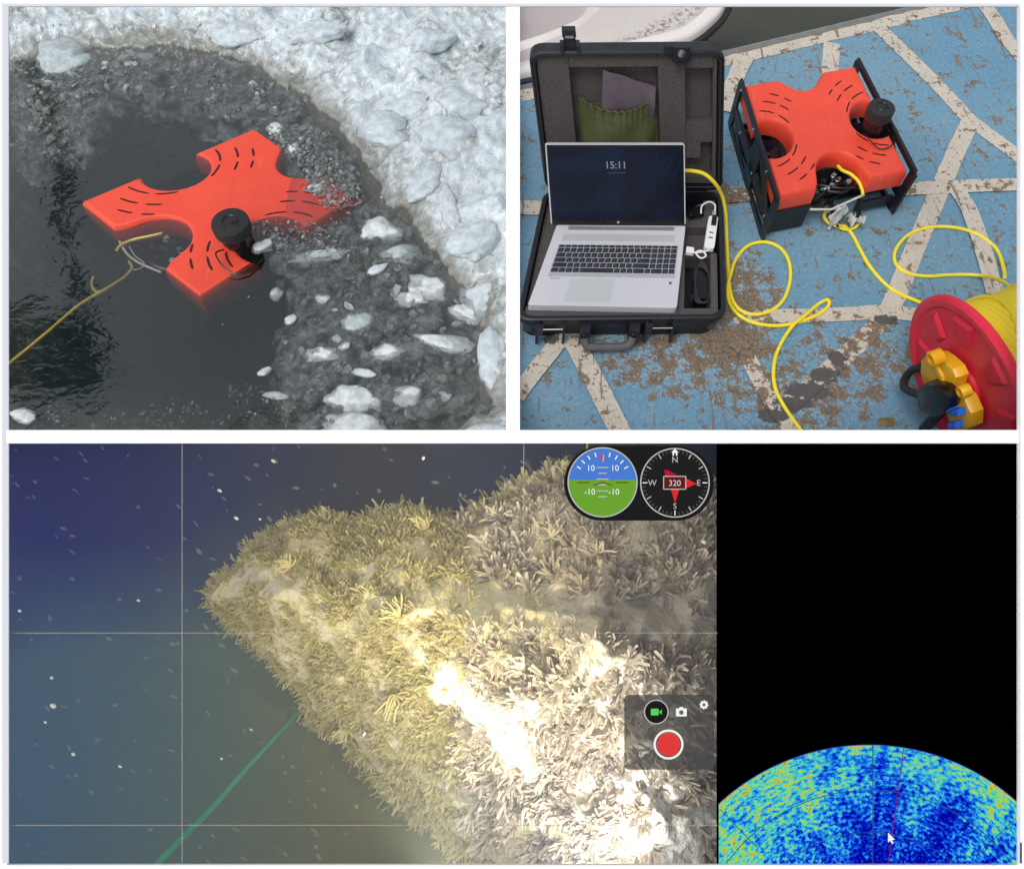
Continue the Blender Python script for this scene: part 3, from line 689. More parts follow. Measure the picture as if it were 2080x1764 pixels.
# bare kerb strip along the edge
def strip(pts, w_, z, name, mat, jit=.0, parent=None):
    P_ = np.array(pts, float)[:, :2]; T = np.gradient(P_, axis=0); T /= np.linalg.norm(T, axis=1, keepdims=True); N_ = np.stack([-T[:, 1], T[:, 0]], 1)
    ww = np.full(len(P_), w_ / 2) if np.isscalar(w_) else np.array(w_) / 2
    j1 = ww * (1 + jit * rng.normal(size=len(P_))); j2 = ww * (1 + jit * rng.normal(size=len(P_)))
    a = P_ + N_ * j1[:, None]; c = P_ - N_ * j2[:, None]; n = len(P_)
    V = [(*p, z) for p in a] + [(*p, z) for p in c]
    b = MB(); b.add(V, [(i, i + 1, n + i + 1, n + i) for i in range(n - 1)])
    return b.build(name, mat, parent)
def dens(a, b_, n=26): return [a + (b_ - a) * k / n for k in range(n + 1)]
nrm = np.array([dv[1], -dv[0], 0])
o = strip(dens(eL + nrm * .0162, e1_ + nrm * .0162) + dens(e1_ + nrm * .0162, eR + nrm * .0162, 50)[1:], .024, .0012, 'kerb_edge', M_conc, .1); tag(o, kind='structure')
def stripe_px(name, pts, w_, lvl=0):
    P_ = [G(x, y) for x, y in pts]; q = []
    for i in range(len(P_) - 1): q += dens(P_[i], P_[i + 1], max(3, int(np.linalg.norm(P_[i + 1] - P_[i]) / .012)))[:-1]
    q.append(P_[-1]); o = strip(q, w_, .0016 + .0004 * lvl, name, M_stripe, .018); tag(o, kind='structure'); return o
o = strip(dens(eL + nrm * .048, e1_ + nrm * .048) + dens(e1_ + nrm * .048, eR + nrm * .048, 60)[1:], .042, .0014, 'painted_line', M_stripe, .12); tag(o, kind='structure')
SW = .044
for k, (pts, w_) in enumerate([
    ([(1690, 88), (1686, 135), (1682, 165)], .05), ([(1775, 48), (1800, 72), (1860, 130), (1905, 175), (1970, 245), (2010, 275), (2085, 330)], .048),
    ([(1985, -10), (2020, 40), (2042, 78), (2085, 130)], .05), ([(1972, 244), (1945, 300), (1915, 370), (1893, 422), (1860, 500), (1832, 570), (1808, 628)], .05),
    ([(1806, 628), (1780, 662), (1738, 705), (1690, 745), (1640, 790), (1600, 822)], .045), ([(1808, 632), (1740, 638), (1656, 642), (1570, 643), (1488, 645)], .042),
    ([(1806, 634), (1850, 640), (1900, 640)], .042), ([(1490, 690), (1512, 715), (1545, 780), (1568, 820), (1590, 850), (1615, 900)], .040),
    ([(1820, 387), (1880, 384), (1960, 380), (2085, 376)], .046), ([(1940, 385), (1965, 422), (1990, 490), (2010, 560), (2020, 600)], .046),
    ([(1470, 402), (1520, 398), (1590, 396)], .046), ([(1515, 118), (1500, 145), (1484, 185), (1478, 230)], .05), ([(1048, 424), (1120, 426)], .05),
    ([(1150, 676), (1120, 715), (1085, 758), (1048, 808)], .042), ([(1152, 676), (1175, 715), (1205, 770), (1235, 830), (1262, 884)], .050)]):
    stripe_px('painted_line', pts, w_, k)

# dark water beyond the dock
m = Mat('harbour_water'); gl = m.b
m.set(Base_Color=m.mix(m.noise(2, 3), (.045, .05, .04), (.075, .08, .065)), Roughness=.06); m.b.inputs['IOR'].default_value = 1.4
mp = m.n('ShaderNodeMapping'); m.l(m.co(), mp.inputs[0]); mp.inputs['Scale'].default_value = (1, 2, 1)
m.bump(m.noise(3.5, 3, .5, mp.outputs[0], .5), .2, .04)
b = MB(); b.add([(.006, 1.6, -.42), (5, 1.6, -.42), (5, 9, -.42), (.006, 9, -.42)], [(0, 1, 2, 3)])
tag(b.build('harbour_water', m.m), kind='structure')

# ---- boat moored at the upper left of the dock
bh = .02
M_gel = Mat('scuffed_gelcoat'); m = M_gel; sc = m.noise(16, 6, .7); g = G(1330, 62, bh); g_ = G(1395, 40, bh)
sep = m.n('ShaderNodeSeparateXYZ'); m.l(m.co(), sep.inputs[0])
mk = m.math('MAXIMUM', m.math('SUBTRACT', 1., m.math('ABSOLUTE', m.math('MULTIPLY', m.math('SUBTRACT', m.math('SUBTRACT', sep.outputs[1], g[1]), m.math('MULTIPLY', m.math('SUBTRACT', sep.outputs[0], g[0]), .75)), 16.)), True), 0.)
mk = m.math('MULTIPLY', mk, m.ramp(m.math('ABSOLUTE', m.math('SUBTRACT', sep.outputs[0], g[0])), [(.10, 1.), (.2, 0.)]))
mk = m.math('MULTIPLY', mk, m.ramp(m.noise(60, 5, .7), [(.5, 0.), (.56, 1.)]))
m.set(Base_Color=m.mix(mk, m.mix(sc, (.56, .52, .50), (.70, .66, .63)), (.10, .06, .05)), Roughness=.4); M_gel = m.m
M_gelw = plain('white_gelcoat', (.82, .78, .75), .35, var=.05, scale=8); M_floor = plain('pinkish_deck', (.46, .41, .42), .6, var=.06, scale=20)
bt = thing('moored_boat', G(1200, 60, bh), 'white boat with scuffed gunwale and black rubber rail moored behind the open case', 'boat')
Oc = spline([G(x, y, bh) for x, y in [(960, 178), (1056, 152), (1150, 134), (1240, 116), (1309, 101), (1370, 86), (1410, 72), (1445, 46), (1470, 18), (1482, -20), (1484, -80)]], 6)
def offs(c, d_, z):
    T = np.gradient(c, axis=0)[:, :2]; T /= np.linalg.norm(T, axis=1, keepdims=True); N_ = np.stack([-T[:, 1], T[:, 0]], 1); q = c.copy(); q[:, :2] += N_ * d_; q[:, 2] = z; return q
def ribbon(a, b_): return np.stack([a, b_])
a_ = np.linspace(0, 1, len(Oc))
Ic = spline([G(x, y, bh + .02) for x, y in [(960, 128), (1030, 112), (1060, 103), (1100, 88), (1150, 66), (1185, 48), (1207, 28), (1225, 5), (1240, -40), (1245, -80), (1246, -130)]], 6)
Ic2 = spline([G(x, y, bh + .02) for x, y in [(960, 108), (1030, 92), (1056, 84), (1095, 72), (1131, 58), (1168, 42), (1190, 20), (1200, -5), (1208, -40), (1210, -80), (1211, -130)]], 6)
lip = offs(Oc, .02, bh + .012); lip2 = offs(Oc, .045, bh + .006)
b = MB(); b.grid(np.stack([offs(Oc, -.002, bh - .02), offs(Oc, .0, bh), offs(Oc, .006, bh + .009), lip, lip2])); b.build('gunwale', M_gelw, bt, smooth=True, ang=60)
b = MB(); sg = [lip2 * (1 - t) + Ic * t for t in np.linspace(0, 1, 8)]
for k, g in enumerate(sg): g[:, 2] += -.018 * math.sin(math.pi * k / 7)
b.grid(np.stack(sg)); b.build('side_deck', M_gel, bt, smooth=True, ang=60)
b = MB(); mid = (Ic + Ic2) / 2; mid[:, 2] += .012; b.grid(np.stack([Ic, mid, Ic2, Ic2 + (-.01, .01, -.05)])); b.build('coaming', M_gelw, bt, smooth=True, ang=70)
b = MB(); far = Ic2.copy(); far[:, 1] += .9; far[:, 0] -= .8; far[:, 2] -= .05; b.grid(np.stack([Ic2 + (-.01, .01, -.05), far])); b.build('cockpit_floor', M_floor, bt)
MB().tube(offs(Oc, -.010, bh - .022), .011, 8).build('rubber_rail', M_rubber, bt, smooth=True)
b = MB(); b.grid(np.stack([offs(Oc, -.002, bh - .03), offs(Oc, .05, bh - .2), offs(Oc, .16, -.45)])); b.build('hull', plain('grey_hull', (.30, .29, .27), .5, var=.3, scale=15), bt, smooth=True)

# ---- equipment case
hC = .085
cT = [G(1048, 650, hC), G(1476, 645, hC), G(1468, 388, hC), G(1105, 386, hC)]
def xc(u, v, w_=0.): p = bil(cT, u, v); return np.array([p[0], p[1], w_])
case = thing('equipment_case', [*bil(cT, .5, .5)[:2], 0], 'open black hard equipment case lined with grey foam, holding the laptop', 'case')
M_case = plain('case_shell', (.012, .014, .021), .38, var=.25, scale=70, bump=.08)
M_foam = Mat('grey_foam'); m = M_foam; m.set(Base_Color=m.ramp(m.noise(420, 3, .7), [(.35, (.045, .040, .040)), (.7, (.14, .125, .12))]), Roughness=.95); m.bump(m.noise(420, 3), .8, .003); M_foam = m.m
b = MB(); out_ = rrect(.0, 1, 0, 1, .07); inn = rrect(.025, .975, .028, .972, .055)
n = len(out_)
def ringwall(b, A, zA, B_, zB):
    V = [(x, y, zA) for x, y in A] + [(x, y, zB) for x, y in B_]; b.add(V, [(i, (i + 1) % n, n + (i + 1) % n, n + i) for i in range(n)])
low = rrect(.03, .97, .035, .965, .06)
ringwall(b, low, 0, low, .02); ringwall(b, low, .02, rrect(.012, .988, .014, .986, .068), .06); ringwall(b, rrect(.012, .988, .014, .986, .068), .06, out_, .066); ringwall(b, out_, .066, out_, .083); ringwall(b, out_, .083, rrect(.008, .992, .009, .991, .064), hC)
ringwall(b, rrect(.008, .992, .009, .991, .064), hC, inn, hC); ringwall(b, inn, hC, inn, .02); b.add([(x, y, .02) for x, y in inn], [tuple(range(n))]); b.add([(x, y, 0) for x, y in low], [tuple(range(n))[::-1]])
b.build('base_shell', M_case, case, xc, True, ang=30)
foam = MB()
def fb(x0, x1, y0, y1, z1=.078, z0=.021): foam.bbox(x0, x1, y0, y1, z0, z1, .003)
fb(.03, .775, .03, .11); fb(.775, .965, .03, .085); fb(.765, .80, .085, .50); fb(.93, .965, .085, .5); fb(.77, .965, .5, .56, .06)
fb(.03, .765, .11, .955, .066); fb(.775, .965, .56, .72, .045); fb(.765, .965, .72, .80, .075); fb(.90, .965, .8, .955, .07); fb(.765, .80, .8, .955, .07)
foam.build('foam_insert', M_foam, case, xc)
# front catches and handle
def catch_base(u0, u1):
    t = MB(); t.box(u0, u0 + .012, -.045, .01, .012, .078); t.box(u0 + .0005, u0 + .034, -.052, -.02, .05, .0785); t.build('catch_bracket', M_case, case, xc); MB().box(u1 - .012, u1, -.045, .01, .012, .078).build('catch_bracket', M_case, case, xc)
    MB().tube([xc(u0 + .005, -.035, .066), xc(u1 - .005, -.035, .066)], .0018, 6).build('catch_pin', M_steel, case)
catch_base(.10, .24); catch_base(.62, .76)
for u in (.31, .545):
    MB().box(u, u + .05, -.06, .01, .02, .07).build('handle_bracket', M_case, case, xc)
    MB().lathe([(0, .004), (.006, .003), (.007, 0)], xc(u + .025, -.06, .052), (0, -1, 0), 12).build('handle_pivot', M_blackgl, case)
hp = [xc(.335, -.06, .045), xc(.35, -.085, .030), xc(.39, -.095, .026), xc(.515, -.095, .026), xc(.555, -.085, .030), xc(.57, -.06, .045)]
MB().tube(spline(hp, 5), .010, 10).build('handle', plain('grey_grip', (.10, .10, .105), .6, var=.2, bump=.4), case, smooth=True)
# lid
LL = .365; lean = R(12)
hl = [xc(.01, .985, hC + .012), xc(.99, .985, hC + .012)]
def onlid(px, py):   # the ray through that point of the picture meets the lid plane
    n_ = np.cross(hl[1] - hl[0], [0, math.sin(lean), math.cos(lean)]); d_ = ray(px, py); return CAM + d_ * (((hl[0] - CAM) @ n_) / (d_ @ n_))
tl, tr_ = onlid(1073, 103), onlid(1472, 100)
cl = [hl[0], hl[1], tr_, tl]; pl = patch(cl)
def xl(u, v, w_=0.): return bil(cl, u, v) + np.array([0, -math.cos(lean), math.sin(lean)]) * w_
b = MB(); fo_ = rrect(0, 1, 0, 1, .065); n = len(fo_)
i1 = rrect(.012, .988, .014, .986, .06); i2 = rrect(.03, .97, .035, .965, .055); bk = rrect(.02, .98, .02, .98, .06)
ringwall(b, bk, -.055, rrect(.004, .996, .004, .996, .065), -.04); ringwall(b, rrect(.004, .996, .004, .996, .065), -.04, fo_, -.012); ringwall(b, fo_, -.012, fo_, .004); ringwall(b, fo_, .004, i1, .007); ringwall(b, i1, .007, i1, -.002); ringwall(b, i1, -.002, i2, -.002); ringwall(b, i2, -.002, i2, -.045)
b.add([(x, y, -.055) for x, y in bk], [tuple(range(n))[::-1]]); b.add([(x, y, -.045) for x, y in i2], [tuple(range(n))])
lid = b.build('lid', M_case, case, xl, True, ang=30)
q = rrect(.02, .98, .023, .977, .058, 6)
MB().tube([xl(x, y, .004) for x, y in q], .0028, 6, closed=True).build('seal', M_rubber, lid, smooth=True)
foam = MB()
def fl_(x0, x1, y0, y1, z1=-.004, z0=-.044): foam.bbox(x0, x1, y0, y1, z0, z1, .003)
fl_(.034, .20, .04, .96); fl_(.20, .66, .885, .96); fl_(.66, .80, .04, .96); fl_(.80, .945, .875, .96); fl_(.945, .966, .04, .96); fl_(.80, .945, .36, .50); fl_(.80, .88, .24, .36); fl_(.80, .945, .04, .10)
fl_(.20, .66, .04, .885, -.034); fl_(.80, .945, .5, .875, -.032); fl_(.80, .945, .1, .24, -.034); fl_(.88, .945, .24, .36, -.034)
foam.build('lid_foam', M_foam, lid, xl)
for (u, v0, flip) in ((.215, .985, 1), (.775, .985, 0)):
    if flip:
        c_ = MB(); c_.box(u - .05, u - .03, v0, v0 + .055, -.02, .01); c_.box(u + .032, u + .052, v0, v0 + .055, -.02, .01); c_.box(u - .03, u + .032, v0, v0 + .10, -.022, -.006); c_.box(u - .034, u + .036, v0 + .10, v0 + .14, -.02, .004)
        c_.build('lid_catch', M_case, lid, xl); MB().box(u - .02, u + .022, v0 + .095, v0 + .11, .0, .0055).build('catch_plate', M_steel, lid, xl)
    else:
        c_ = MB(); c_.bbox(u - .045, u + .045, v0 - .04, v0 + .055, .004, .02, .004); c_.box(u - .08, u - .045, v0, v0 + .05, -.01, .014); c_.box(u - .025, u + .03, v0 - .06, v0 - .04, .004, .018)
        c_.build('lid_catch', M_case, lid, xl); MB().lathe([(0, .004), (.008, .003), (.009, 0)], xl(u, v0 + .015, .0195), (0, -.97, .2), 14).build('catch_plate', M_steel, lid)
# hinges
for u in (.18, .85):
    MB().tube([xc(u - .06, 1.0, hC + .008), xc(u + .06, 1.0, hC + .008)], .007, 10).build('hinge', M_case, case, smooth=True)
# pouch and cloth in the lid
def sheet(f, nu, nv, name, mat, parent=None, loc=None, ang=180, thick=0):
    P_ = np.array([[f(i / (nu - 1), j / (nv - 1)) for i in range(nu)] for j in range(nv)]); b = MB(); b.grid(P_)
    return b.build(name, mat, parent, smooth=True, ang=ang, loc=loc)
M_olive = plain('olive_fabric', (.10, .11, .042), .85, var=.2, scale=120, bump=.3)
M_purple = plain('purple_grey_cloth', (.13, .10, .125), .9, var=.25, scale=50, bump=.4)
def pouch(s_, t_):
    top_v = .66 - .07 * math.sin(math.pi * s_); v = .06 + (top_v - .06) * t_
    u = .235 + .41 * s_ + (.012 * (1 - t_) * (1 - 2 * s_)); gather = math.exp(-((1 - t_) / .16) ** 2)
    w_ = -.028 + .034 * math.sin(math.pi * s_) * (1 - .2 * t_) + .0045 * gather * math.sin(s_ * 70 + 2 * math.sin(s_ * 9)) + .003 * math.sin(s_ * 21 + t_ * 4) * (1 - t_) * t_ * 3 + .002 * math.sin(s_ * 9 - t_ * 12)
    return xl(u, v, w_)
po = thing('fabric_pouch', xl(.44, .4, -.02), 'olive green gathered fabric pouch inside the open lid', 'pouch')
sheet(pouch, 70, 26, 'pouch_body', M_olive, po)
MB().tube([pouch(k / 30, .985) + np.array([0, -.001, 0]) for k in range(31)], .0022, 6).build('hem', M_olive, po, smooth=True)
MB().tube([pouch(k / 30, .84) + np.array([0, -.0012, 0]) for k in range(31)], .0009, 5).build('seam', M_olive, po, smooth=True)
MB().box(.225, .650, .05, .60, -.0339, -.031).build('pouch_back', M_olive, po, xl)
def cloth(s_, t_):
    bl, br, tR, tL = (.345, .50), (.63, .50), (.648, .735), (.375, .865)
    u = (bl[0] * (1 - s_) + br[0] * s_) * (1 - t_) + (tL[0] * (1 - s_) + tR[0] * s_) * t_; v = (bl[1] * (1 - s_) + br[1] * s_) * (1 - t_) + (tL[1] * (1 - s_) + tR[1] * s_) * t_
    w_ = -.022 + .012 * t_ + .004 * math.sin(s_ * 5 + 1) + .003 * math.sin(s_ * 11 + t_ * 7) + .004 * math.sin(t_ * 4); return xl(u, v, w_)
o = sheet(cloth, 24, 16, 'folded_cloth', M_purple, loc=xl(.5, .7, 0)); tag(o, 'folded purple grey cloth sticking out of the olive pouch', 'cloth')

# ---- laptop
hL = .088
cLp = [G(1072, 619, hL + .012), G(1375, 625, hL + .012), G(1393, 458, hL + .012), G(1131, 456, hL + .012)]
def xp(u, v, w_=0.): p = bil(cLp, u, v); return np.array([p[0], p[1], hL + w_])
lp = thing('laptop', xp(.5, .5, -.009), 'silver laptop standing open in the black case, lock screen showing 15:11', 'laptop')
M_silver = plain('silver_aluminium', (.60, .61, .66), .42, .1, .03, 30)
M_silver2 = plain('touchpad_silver', (.53, .56, .58), .35, .1, .02, 30); M_key = plain('key_black', (.022, .025, .035), .5, var=.1); M_leg = plain('key_legend', (.12, .14, .16), .6)
b = MB(); b.prism(rrect(0, 1, 0, 1, .022, 4), -.009, .012, .0025); b.build('base', M_silver, lp, xp)
kb = MB(); kb.box(.068, .962, .345, .742, .0121, .0127); kbo = kb.build('keyboard', plain('keyboard_well', (.40, .41, .44), .5), lp, xp)
rows = [(.702, .735, [1] * 19), (.640, .698, [1] * 13 + [1.7] + [1] * 4), (.578, .636, [1.5] + [1] * 12 + [1.3] + [1] * 4), (.516, .574, [1.8] + [1] * 11 + [2] + [1] * 4), (.454, .512, [2.2] + [1] * 10 + [2.6] + [1] * 4), (.352, .450, [1.2, 1.1, 1.1, 1.1, 5.4, 1, 1, 1, 1.8, 1, 1.8, 1, 1])]
for (v0, v1, ws) in rows:
    if v1 - v0 > .08: v0 = .392
    tot_ = sum(ws); x = .074
    for w_ in ws:
        dx = .882 * w_ / tot_; kk = MB(); kk.bbox(x + .003, x + dx - .003, v0 + .004, v1 - .004, .0127, .0145, .001)
        if v1 - v0 > .04: kk.box(x + .008, x + .016, v1 - .022, v1 - .014, .0145, .0146, 1)
        if v1 - v0 > .04: kk.box(x + .020, x + .028, v0 + .012, v0 + .020, .0145, .0146, 1)
        kk.build('key', [M_key, M_leg], kbo, xp); x += dx
MB().box(.235, .545, .045, .318, .0121, .0126).build('touchpad', M_silver2, lp, xp)
MB().box(.08, .93, .79, .875, .0121, .0125).build('speaker_grille', plain('grille', (.50, .51, .53), .6, .2, .2, 900), lp, xp)
b = MB(); b.box(.10, .91, .93, .965, .0121, .016); b.build('hinge_cover', plain('hinge_grey', (.30, .31, .34), .35, .4), lp, xp)
MB().box(.925, .945, .27, .30, .0121, .0124).build('sticker', M_leg, lp, xp); MB().box(.09, .155, .318, .324, .0121, .0124).build('wordmark', M_leg, lp, xp)
h0, h1 = xp(.0, .985, .014), xp(1., .985, .014)
sn = np.cross(h1 - h0, np.array([0, math.sin(R(18)), math.cos(R(18))])); sn /= np.linalg.norm(sn)
def onscr(px, py): d_ = ray(px, py); return CAM + d_ * (((h0 - CAM) @ sn) / (d_ @ sn))
cs = [onscr(1119, 456), onscr(1393, 457), onscr(1391, 292), onscr(1107, 292)]
def xs_(u, v, w_=0.): return bil(cs, u, v) + sn * (-w_ if sn[1] > 0 else w_)
b = MB(); b.prism(rrect(0, 1, 0, 1, .022, 4), -.007, .0, .0015); scr = b.build('screen_lid', M_silver, lp, xs_)
MB().box(.010, .990, .0, .985, .0, .0008).build('bezel', M_blackgl, scr, xs_)
m = Mat('lock_screen_picture'); wv = m.n('ShaderNodeTexNoise'); wv.inputs['Scale'].default_value = 6; wv.inputs['Distortion'].default_value = 1.5; m.l(m.co(), wv.inputs['Vector'])
c_ = m.ramp(wv.outputs['Fac'], [(.3, srgb(10, 14, 26)), (.55, srgb(14, 26, 52)), (.75, srgb(16, 40, 70))])
m.set(Base_Color=(.004, .005, .008), Roughness=.25); m.l(c_, m.b.inputs['Emission Color']); m.b.inputs['Emission Strength'].default_value = EXPK * .5; m.b.inputs['Specular IOR Level'].default_value = .3
MB().box(.022, .978, .075, .965, .0008, .0012).build('display', m.m, scr, xs_)
M_arc = emis('wallpaper_arc', srgb(26, 46, 72)); M_clk = emis('clock_white', srgb(128, 136, 146)); M_dim = emis('date_grey', srgb(74, 80, 92))
for pts in ([(.03, .82), (.14, .85), (.27, .79), (.34, .62), (.37, .35), (.375, .09)], [(.04, .62), (.16, .55), (.25, .40), (.30, .1)], [(.50, .08), (.66, .32), (.85, .66), (.93, .94)], [(.56, .08), (.74, .38), (.90, .60), (.975, .8)], [(.79, .96), (.80, .84), (.84, .68)]):
    q = spline([(x, y, 0) for x, y in pts], 8); V = [(p[0] - .0022, p[1] + .001, .0014) for p in q] + [(p[0] + .0022, p[1] - .001, .0014) for p in q]; n_ = len(q)
    MB().add(V, [(i, i + 1, n_ + i + 1, n_ + i) for i in range(n_ - 1)]).build('wallpaper_curve', M_arc, scr, xs_)
def text(txt, size, mat, name, parent, fx, align='CENTER', bold=.0, mid=False):
    c_ = bpy.data.curves.new(name, 'FONT'); c_.body = txt; c_.size = size; c_.align_x = align; c_.align_y = 'CENTER'; c_.offset = bold; c_.resolution_u = 4
    o = bpy.data.objects.new(name, c_); COL.objects.link(o); bpy.context.view_layer.update()
    me = bpy.data.meshes.new_from_object(o.evaluated_get(bpy.context.evaluated_depsgraph_get())); bpy.data.objects.remove(o); bpy.data.curves.remove(c_)
    V = np.array([v.co for v in me.vertices]); fs = [tuple(p.vertices) for p in me.polygons]; bpy.data.meshes.remove(me)
    if mid: V[:, 1] -= (V[:, 1].max() + V[:, 1].min()) / 2
    b = MB(); b.add(V, fs); return b.build(name, mat, parent, fx)
text('15:11', .12, M_clk, 'clock_digits', scr, lambda x, y, z=0: xs_(.50 + x * .60, .75 + y, .0016), bold=.001)
MB().add([(.44 + k * .013 + j * .009, .655 + i * .012, .0016) for k in range(10) for i in (0, 1) for j in (0, 1)], [(4 * k, 4 * k + 1, 4 * k + 3, 4 * k + 2) for k in range(10)]).build('date_line', M_dim, scr, xs_)
MB().lathe([(0, .0006), (.0032, .0006), (.0034, 0)], xs_(.5, .035, .001), sn * (-1 if sn[1] > 0 else 1), 18).build('maker_emblem', plain('emblem_grey', (.5, .5, .52), .4), scr)
MB().lathe([(0, .0003), (.0015, .0003)], xs_(.5, .978, .001), sn * (-1 if sn[1] > 0 else 1), 10).build('webcam', M_dark, scr)
text('hp', .9, M_dim, 'emblem_letters', scr, lambda x, y, z=0: xs_(.5 + x * .009, .035 + y * .016, .0022), mid=True)

# ---- usb hub, leads, power brick inside the case
def hz(px, py, h): return G(px, py, h)
M_wp = plain('white_plastic', (.80, .80, .80), .35, var=.03)
hub = thing('usb_hub', hz(1442, 470, .095), 'white usb hub with two dark ports lying upright in the case beside the laptop', 'usb hub')
ch = [hz(1430, 502, .095), hz(1451, 504, .095), hz(1459, 440, .095), hz(1440, 438, .095)]
def xh(u, v, w_=0.): p = bil(ch, u, v); return np.array([p[0], p[1], .08 + w_])
MB().prism(rrect(0, 1, 0, 1, .08, 3), 0, .015, .002).build('hub_body', M_wp, hub, xh)
for v in (.30, .46): MB().box(.28, .72, v, v + .035, .015, .0154).build('port', M_dark, hub, xh)
MB().box(.35, .85, .70, 1.0, .015, .020).build('black_plug', M_blackgl, hub, xh); MB().box(.35, .75, 1.0, 1.2, .0, .012).build('lead_plug', plain('grey_plug', (.4, .4, .42), .4), hub, xh)
def cable3(name, P3, r, mat, label, cat='cable', n=8, k=8): o = MB().tube(spline(P3, k), r, n).build(name, mat, smooth=True, loc=P3[0]); return tag(o, label, cat)
cable3('usb_lead', [hz(1394, 509, .09), hz(1410, 512, .09), hz(1420, 522, .088), hz(1427, 524, .088), hz(1434, 518, .09), hz(1424, 509, .09), hz(1414, 512, .091), hz(1425, 512, .092), hz(1440, 508, .09), hz(1444, 502, .088)], .0022, M_wp, 'white usb lead looping between the laptop side and the hub')
o = MB(); 
cc_ = [hz(1393, 515, .092), hz(1409, 517, .092), hz(1409, 505, .092), hz(1394, 503, .092)]
o.prism(rrect(0, 1, 0, 1, .12, 3), 0, .01, .002); tag(o.build('usb_plug', M_wp, None, lambda u, v, w_=0.: bil(cc_, u, v) + np.array([0, 0, w_ - .005]), loc=cc_[0]), 'white usb plug pushed into the right side of the laptop', 'plug')
cable3('adapter_lead', [hz(1424, 434, .09), hz(1426, 418, .10), hz(1440, 410, .105), hz(1452, 416, .10), hz(1452, 430, .095)], .0022, M_wp, 'white adapter lead arching above the hub')
br = thing('power_adapter', hz(1422, 585, .05), 'black power adapter with its wound cord in the foam pocket right of the laptop', 'power adapter')
cb_ = [hz(1408, 612, .06), hz(1436, 612, .06), hz(1438, 535, .06), hz(1414, 535, .06)]
MB().prism(rrect(0, 1, 0, 1, .15, 4), -.03, .01, .006).build('adapter_body', M_blackgl, br, lambda u, v, w_=0.: bil(cb_, u, v) + np.array([0, 0, w_]))
for k in range(5):
    q = [hz(1412 + k * 2, 608, .07 + k * .002), hz(1428 + k * 2, 614, .075), hz(1441, 600, .07), hz(1438 + k, 550 + k * 3, .076), hz(1424, 530 + 3 * k, .074), hz(1414 - k, 556, .073)]
    MB().tube(spline(q, 6, True), .0024, 6, closed=True).build('cord_coil', M_rubber, br, smooth=True)
MB().box(0, 1, 0, 1, .0, .004).build('brass_pin', plain('brass', (.5, .3, .12), .35, 1), br, lambda u, v, w_=0.: hz(1404 + 6 * u, 598 + 14 * v, .03 + w_))
tg = thing('black_connector_cluster', hz(1412, 428, .08), 'tangle of black plugs and cord in the rear pocket behind the hub', 'cable')
for k in range(7):
    q = [hz(1400 + random.uniform(0, 28), 412 + random.uniform(0, 36), .07 + .02 * random.random()) for _ in range(4)]; MB().tube(spline(q, 6), .0032, 6).build('cord', M_blackgl, tg, smooth=True)
MB().box(0, 1, 0, 1, 0, .02).build('plug_body', M_blackgl, tg, lambda u, v, w_=0.: hz(1406 + 16 * u, 440 - 16 * v, .075 + w_))

# ---- vehicle on the dock
zV = .14
cV = [G(1585, 420, zV - .03), G(1846, 366, zV - .03), G(1735, 133, zV), G(1513, 172, zV)]
vD, xD = vehicle('underwater_vehicle', [G(1583, 398, zV), G(1846, 346, zV), G(1738, 132, zV), G(1512, 172, zV)], .0, 1., 'orange x-shaped underwater vehicle in a black frame standing on the blue dock', .152, lambda u, v: 0)
sensor('sonar_sensor', [*G(1770, 262, .14)[:2], .139], .93, 'black round sonar sensor standing on the orange vehicle on the dock', .84)
MB().box(-1.0, -.42, -1.02, -.98, .01, .085).build('front_plate', M_black, vD, xD)
MB().box(.42, 1.0, -1.0, -.96, .02, .05).build('front_plate', M_black, vD, xD)
MB().tube([xD(-.42, -1.04, .075), xD(-.1, -1.1, .073), xD(.42, -1.02, .085)], .0030, 6).build('white_tie', M_string, vD)
# crumpled tape
def tape(s_, t_): 
    p = xD(-.05 + .24 * s_ * (1 - .4 * t_), -1.10 - .05 * t_, .078 - .07 * t_); return p + np.array([.006 * math.sin(9 * t_ + 5 * s_), .006 * math.sin(14 * s_ + 4 * t_), .004 * math.sin(11 * s_ - 7 * t_)])
sheet(tape, 14, 20, 'tape_strip', M_tape, vD)
def tape2(s_, t_): 
    p = G(1722 + 34 * s_, 452 - 18 * t_ + 6 * math.sin(s_ * 9), .03); return p + np.array([0, .006 * math.sin(12 * s_), .01 * math.sin(17 * s_ + 5 * t_)])
sheet(tape2, 16, 8, 'tape_strip', M_tape, vD)
for (a, bq) in (((1688, 412), (1692, 440)), ((1746, 405), (1744, 440))):
    MB().tube([G(*a, .07), G(*bq, .03)], .0065, 10).build('connector', M_blackgl, vD, smooth=True)

